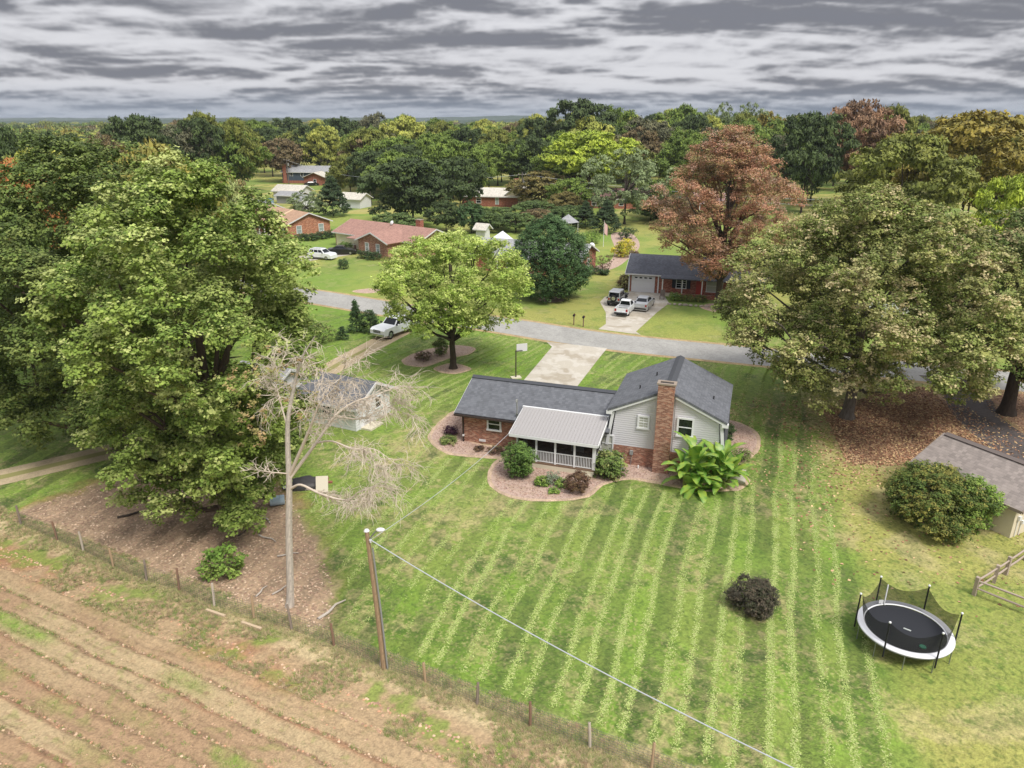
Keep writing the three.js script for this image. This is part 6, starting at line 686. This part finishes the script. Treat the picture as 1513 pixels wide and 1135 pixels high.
{
  const flatLeaf = new THREE.BufferGeometry(); flatLeaf.setAttribute('position', new THREE.Float32BufferAttribute([-0.5, 0.02, 0, 0, 0.12, 0.32, 0.5, 0.04, 0, 0, 0.1, -0.32], 3)); flatLeaf.setIndex([0, 1, 2, 0, 2, 3]); flatLeaf.computeVertexNormals();
  const tuft = (n, w, seed) => { const r = rng(seed), pos = [], idx = []; for (let k = 0; k < n; k++) { const a = r() * 6.28, b = 0.35 + 0.9 * r(), x = (r() - 0.5) * 0.8, z = (r() - 0.5) * 0.8, dx = Math.cos(a), dz = Math.sin(a), i = pos.length / 3; pos.push(x - dz * w, 0, z + dx * w, x + dz * w, 0, z - dx * w, x + dx * b, 0.35 + 0.4 * r(), z + dz * b); idx.push(i, i + 1, i + 2); } const g = new THREE.BufferGeometry(); g.setAttribute('position', new THREE.Float32BufferAttribute(pos, 3)); g.setIndex(idx); g.computeVertexNormals(); return g; };
  const coverM = std([1, 1, 1], 0.95, { side: THREE.DoubleSide }), tuftM = phys([1, 1, 1], 0.95, { side: THREE.DoubleSide, transmission: 0.3 });
  scatter('fallen_leaves', 'brown fallen leaves strewn under the oaks and over the lawn', 'leaves', flatLeaf, coverM, 26000, 201, (r) => { const u = r(); if (u < 0.62) { const x = 22 + 17 * r(), z = -59 + 17 * r(); return polyD(x, z, LITTER) < 0.4 && (x < 34.2 + Math.max(0, -z - 50) * 0.25 || r() < 0.12) ? [x, z, 0.016] : null; } if (u < 0.74) { const x = 37 + 14 * r(), z = -59 + 14 * r(); return polyD(x, z, LITTER2) < 0.3 ? [x, z, 0.005] : null; } const x = 15 + 22 * r(), z = -56 + 28 * r(), d = Math.max(0, polyD(x, z, LITTER)); return r() < Math.exp(-d / 4.5) ? [x, z, 0.015] : null; }, 0.17, [C(172, 130, 100), C(150, 108, 82), C(196, 160, 124), C(120, 84, 64), C(204, 176, 130)]);
  scatter('leaf_litter', 'old leaves and chips on the bare ground under the maple', 'leaves', flatLeaf, coverM, 7000, 202, (r) => { const x = -29 + 21 * r(), z = -45 + 19 * r(); return polyD(x, z, DIRT) < -0.1 ? [x, z, 0.005] : null; }, 0.14, [C(186, 156, 132), C(164, 134, 112), C(208, 182, 156), C(146, 118, 100)]);
  scatter('field_weeds', 'green weeds and dry grass on the verge and field furrows', 'weeds', tuft(10, 0.07, 2), tuftM, 22000, 204, (r) => { const x = -33 + 44 * r(), z = -40 + 24 * r(), f = fenceS(x, z); if (f < -0.5 || f > 20.5) return null; const row = f * 0.95, q = row - Math.floor(row), keep = f < 3.4 ? sstep(0.38, 0.6, fbm(x * 0.7, z * 0.7, 2)) * 0.9 : (q < 0.16 ? 0.45 : 0.06) + (fbm(x * 0.16 + Math.floor(row) * 7.3, z * 0.16, 2) > 0.66 ? 0.35 : 0); return r() < keep ? [x, z, f > 2.9 ? 0.07 : 0] : null; }, 0.13, [C(136, 154, 80), C(176, 168, 116), C(204, 182, 144), C(124, 148, 66), C(172, 144, 116), C(188, 166, 130)]);
  // pale flat bits laid in lines to form the pale mowing stripes
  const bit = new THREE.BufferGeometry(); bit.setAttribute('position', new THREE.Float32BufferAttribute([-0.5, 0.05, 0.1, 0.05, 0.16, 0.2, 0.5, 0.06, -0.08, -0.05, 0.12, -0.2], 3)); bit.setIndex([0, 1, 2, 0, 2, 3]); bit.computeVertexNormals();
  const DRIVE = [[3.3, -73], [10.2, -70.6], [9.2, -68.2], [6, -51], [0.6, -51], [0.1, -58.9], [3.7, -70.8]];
  scatter('stripe_bits', 'pale flat bits laid in lines as stripes on the mown lawn', 'clippings', bit, coverM, 125000, 208, (r) => {
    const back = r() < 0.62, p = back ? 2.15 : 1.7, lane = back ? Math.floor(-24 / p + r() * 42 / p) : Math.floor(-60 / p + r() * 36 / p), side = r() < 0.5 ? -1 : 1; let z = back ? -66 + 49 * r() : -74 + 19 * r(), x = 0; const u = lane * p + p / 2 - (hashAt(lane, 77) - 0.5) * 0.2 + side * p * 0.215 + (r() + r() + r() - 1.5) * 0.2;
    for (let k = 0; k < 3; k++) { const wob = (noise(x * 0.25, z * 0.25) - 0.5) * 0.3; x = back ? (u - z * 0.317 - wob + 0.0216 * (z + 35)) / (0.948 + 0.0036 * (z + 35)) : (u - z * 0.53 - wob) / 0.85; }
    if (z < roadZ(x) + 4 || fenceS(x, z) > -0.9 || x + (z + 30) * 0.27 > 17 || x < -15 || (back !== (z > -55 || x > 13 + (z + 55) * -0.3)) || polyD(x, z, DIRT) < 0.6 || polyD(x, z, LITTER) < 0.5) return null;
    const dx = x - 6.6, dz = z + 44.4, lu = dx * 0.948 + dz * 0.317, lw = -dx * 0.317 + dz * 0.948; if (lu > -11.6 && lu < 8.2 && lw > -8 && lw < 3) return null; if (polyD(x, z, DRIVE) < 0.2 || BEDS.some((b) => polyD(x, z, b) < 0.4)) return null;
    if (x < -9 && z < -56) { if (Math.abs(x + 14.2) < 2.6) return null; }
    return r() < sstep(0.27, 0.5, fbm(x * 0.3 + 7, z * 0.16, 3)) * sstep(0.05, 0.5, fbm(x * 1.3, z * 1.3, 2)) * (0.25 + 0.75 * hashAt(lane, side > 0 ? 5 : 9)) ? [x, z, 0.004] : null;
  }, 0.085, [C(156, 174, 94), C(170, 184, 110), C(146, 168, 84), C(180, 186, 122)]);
  const clod = new THREE.IcosahedronGeometry(0.5, 0).scale(1.2, 0.6, 1); scatter('soil_clods', 'clods of turned reddish soil in the field', 'soil', clod, coverM, 6000, 205, (r) => { const x = -33 + 46 * r(), z = -38 + 22 * r(), f = fenceS(x, z); if (f < 2 || f > 20) return null; const row = f * 0.95, q = row - Math.floor(row); return r() < (q < 0.14 || q > 0.94 ? 0.8 : 0.12) ? [x, z, f > 2.9 ? 0.07 : 0] : null; }, 0.1, [C(186, 152, 124), C(190, 146, 116), C(164, 132, 110), C(204, 174, 146)]);
  scatter('verge_grass', 'longer grass at the foot of the wire fence', 'grass', tuft(12, 0.05, 3), tuftM, 5000, 206, (r) => { const i = 1 + Math.floor(r() * (POSTS.length - 2)), t = r(), x = mix(POSTS[i][0], POSTS[i + 1][0], t), z = mix(POSTS[i][1], POSTS[i + 1][1], t), o = (r() + r() - 1) * 0.9; return [x - 0.4 * o, z + 0.9 * o]; }, 0.15, [C(176, 172, 118), C(150, 160, 92), C(204, 188, 144), C(190, 172, 134)]);
  scatter('mulch_chips', 'stones and bark chips of the planting beds', 'mulch', new THREE.TetrahedronGeometry(0.5, 0).scale(1.2, 0.5, 0.8), coverM, 7000, 207, (r) => { const x = -6 + 24 * r(), z = -54 + 15 * r(); for (const b of BEDS) if (polyD(x, z, b) < -0.15) return [x, z, 0.03]; return null; }, 0.11, [C(160, 128, 114), C(190, 166, 150), C(124, 96, 86), C(176, 140, 122)]);
}
scene.fog = new THREE.FogExp2(new THREE.Color(0.72, 0.79, 0.9), 0.0001);
scene.traverse((o) => { if (o.isMesh) { o.castShadow = true; o.receiveShadow = true; } });
renderer.render(scene, camera);
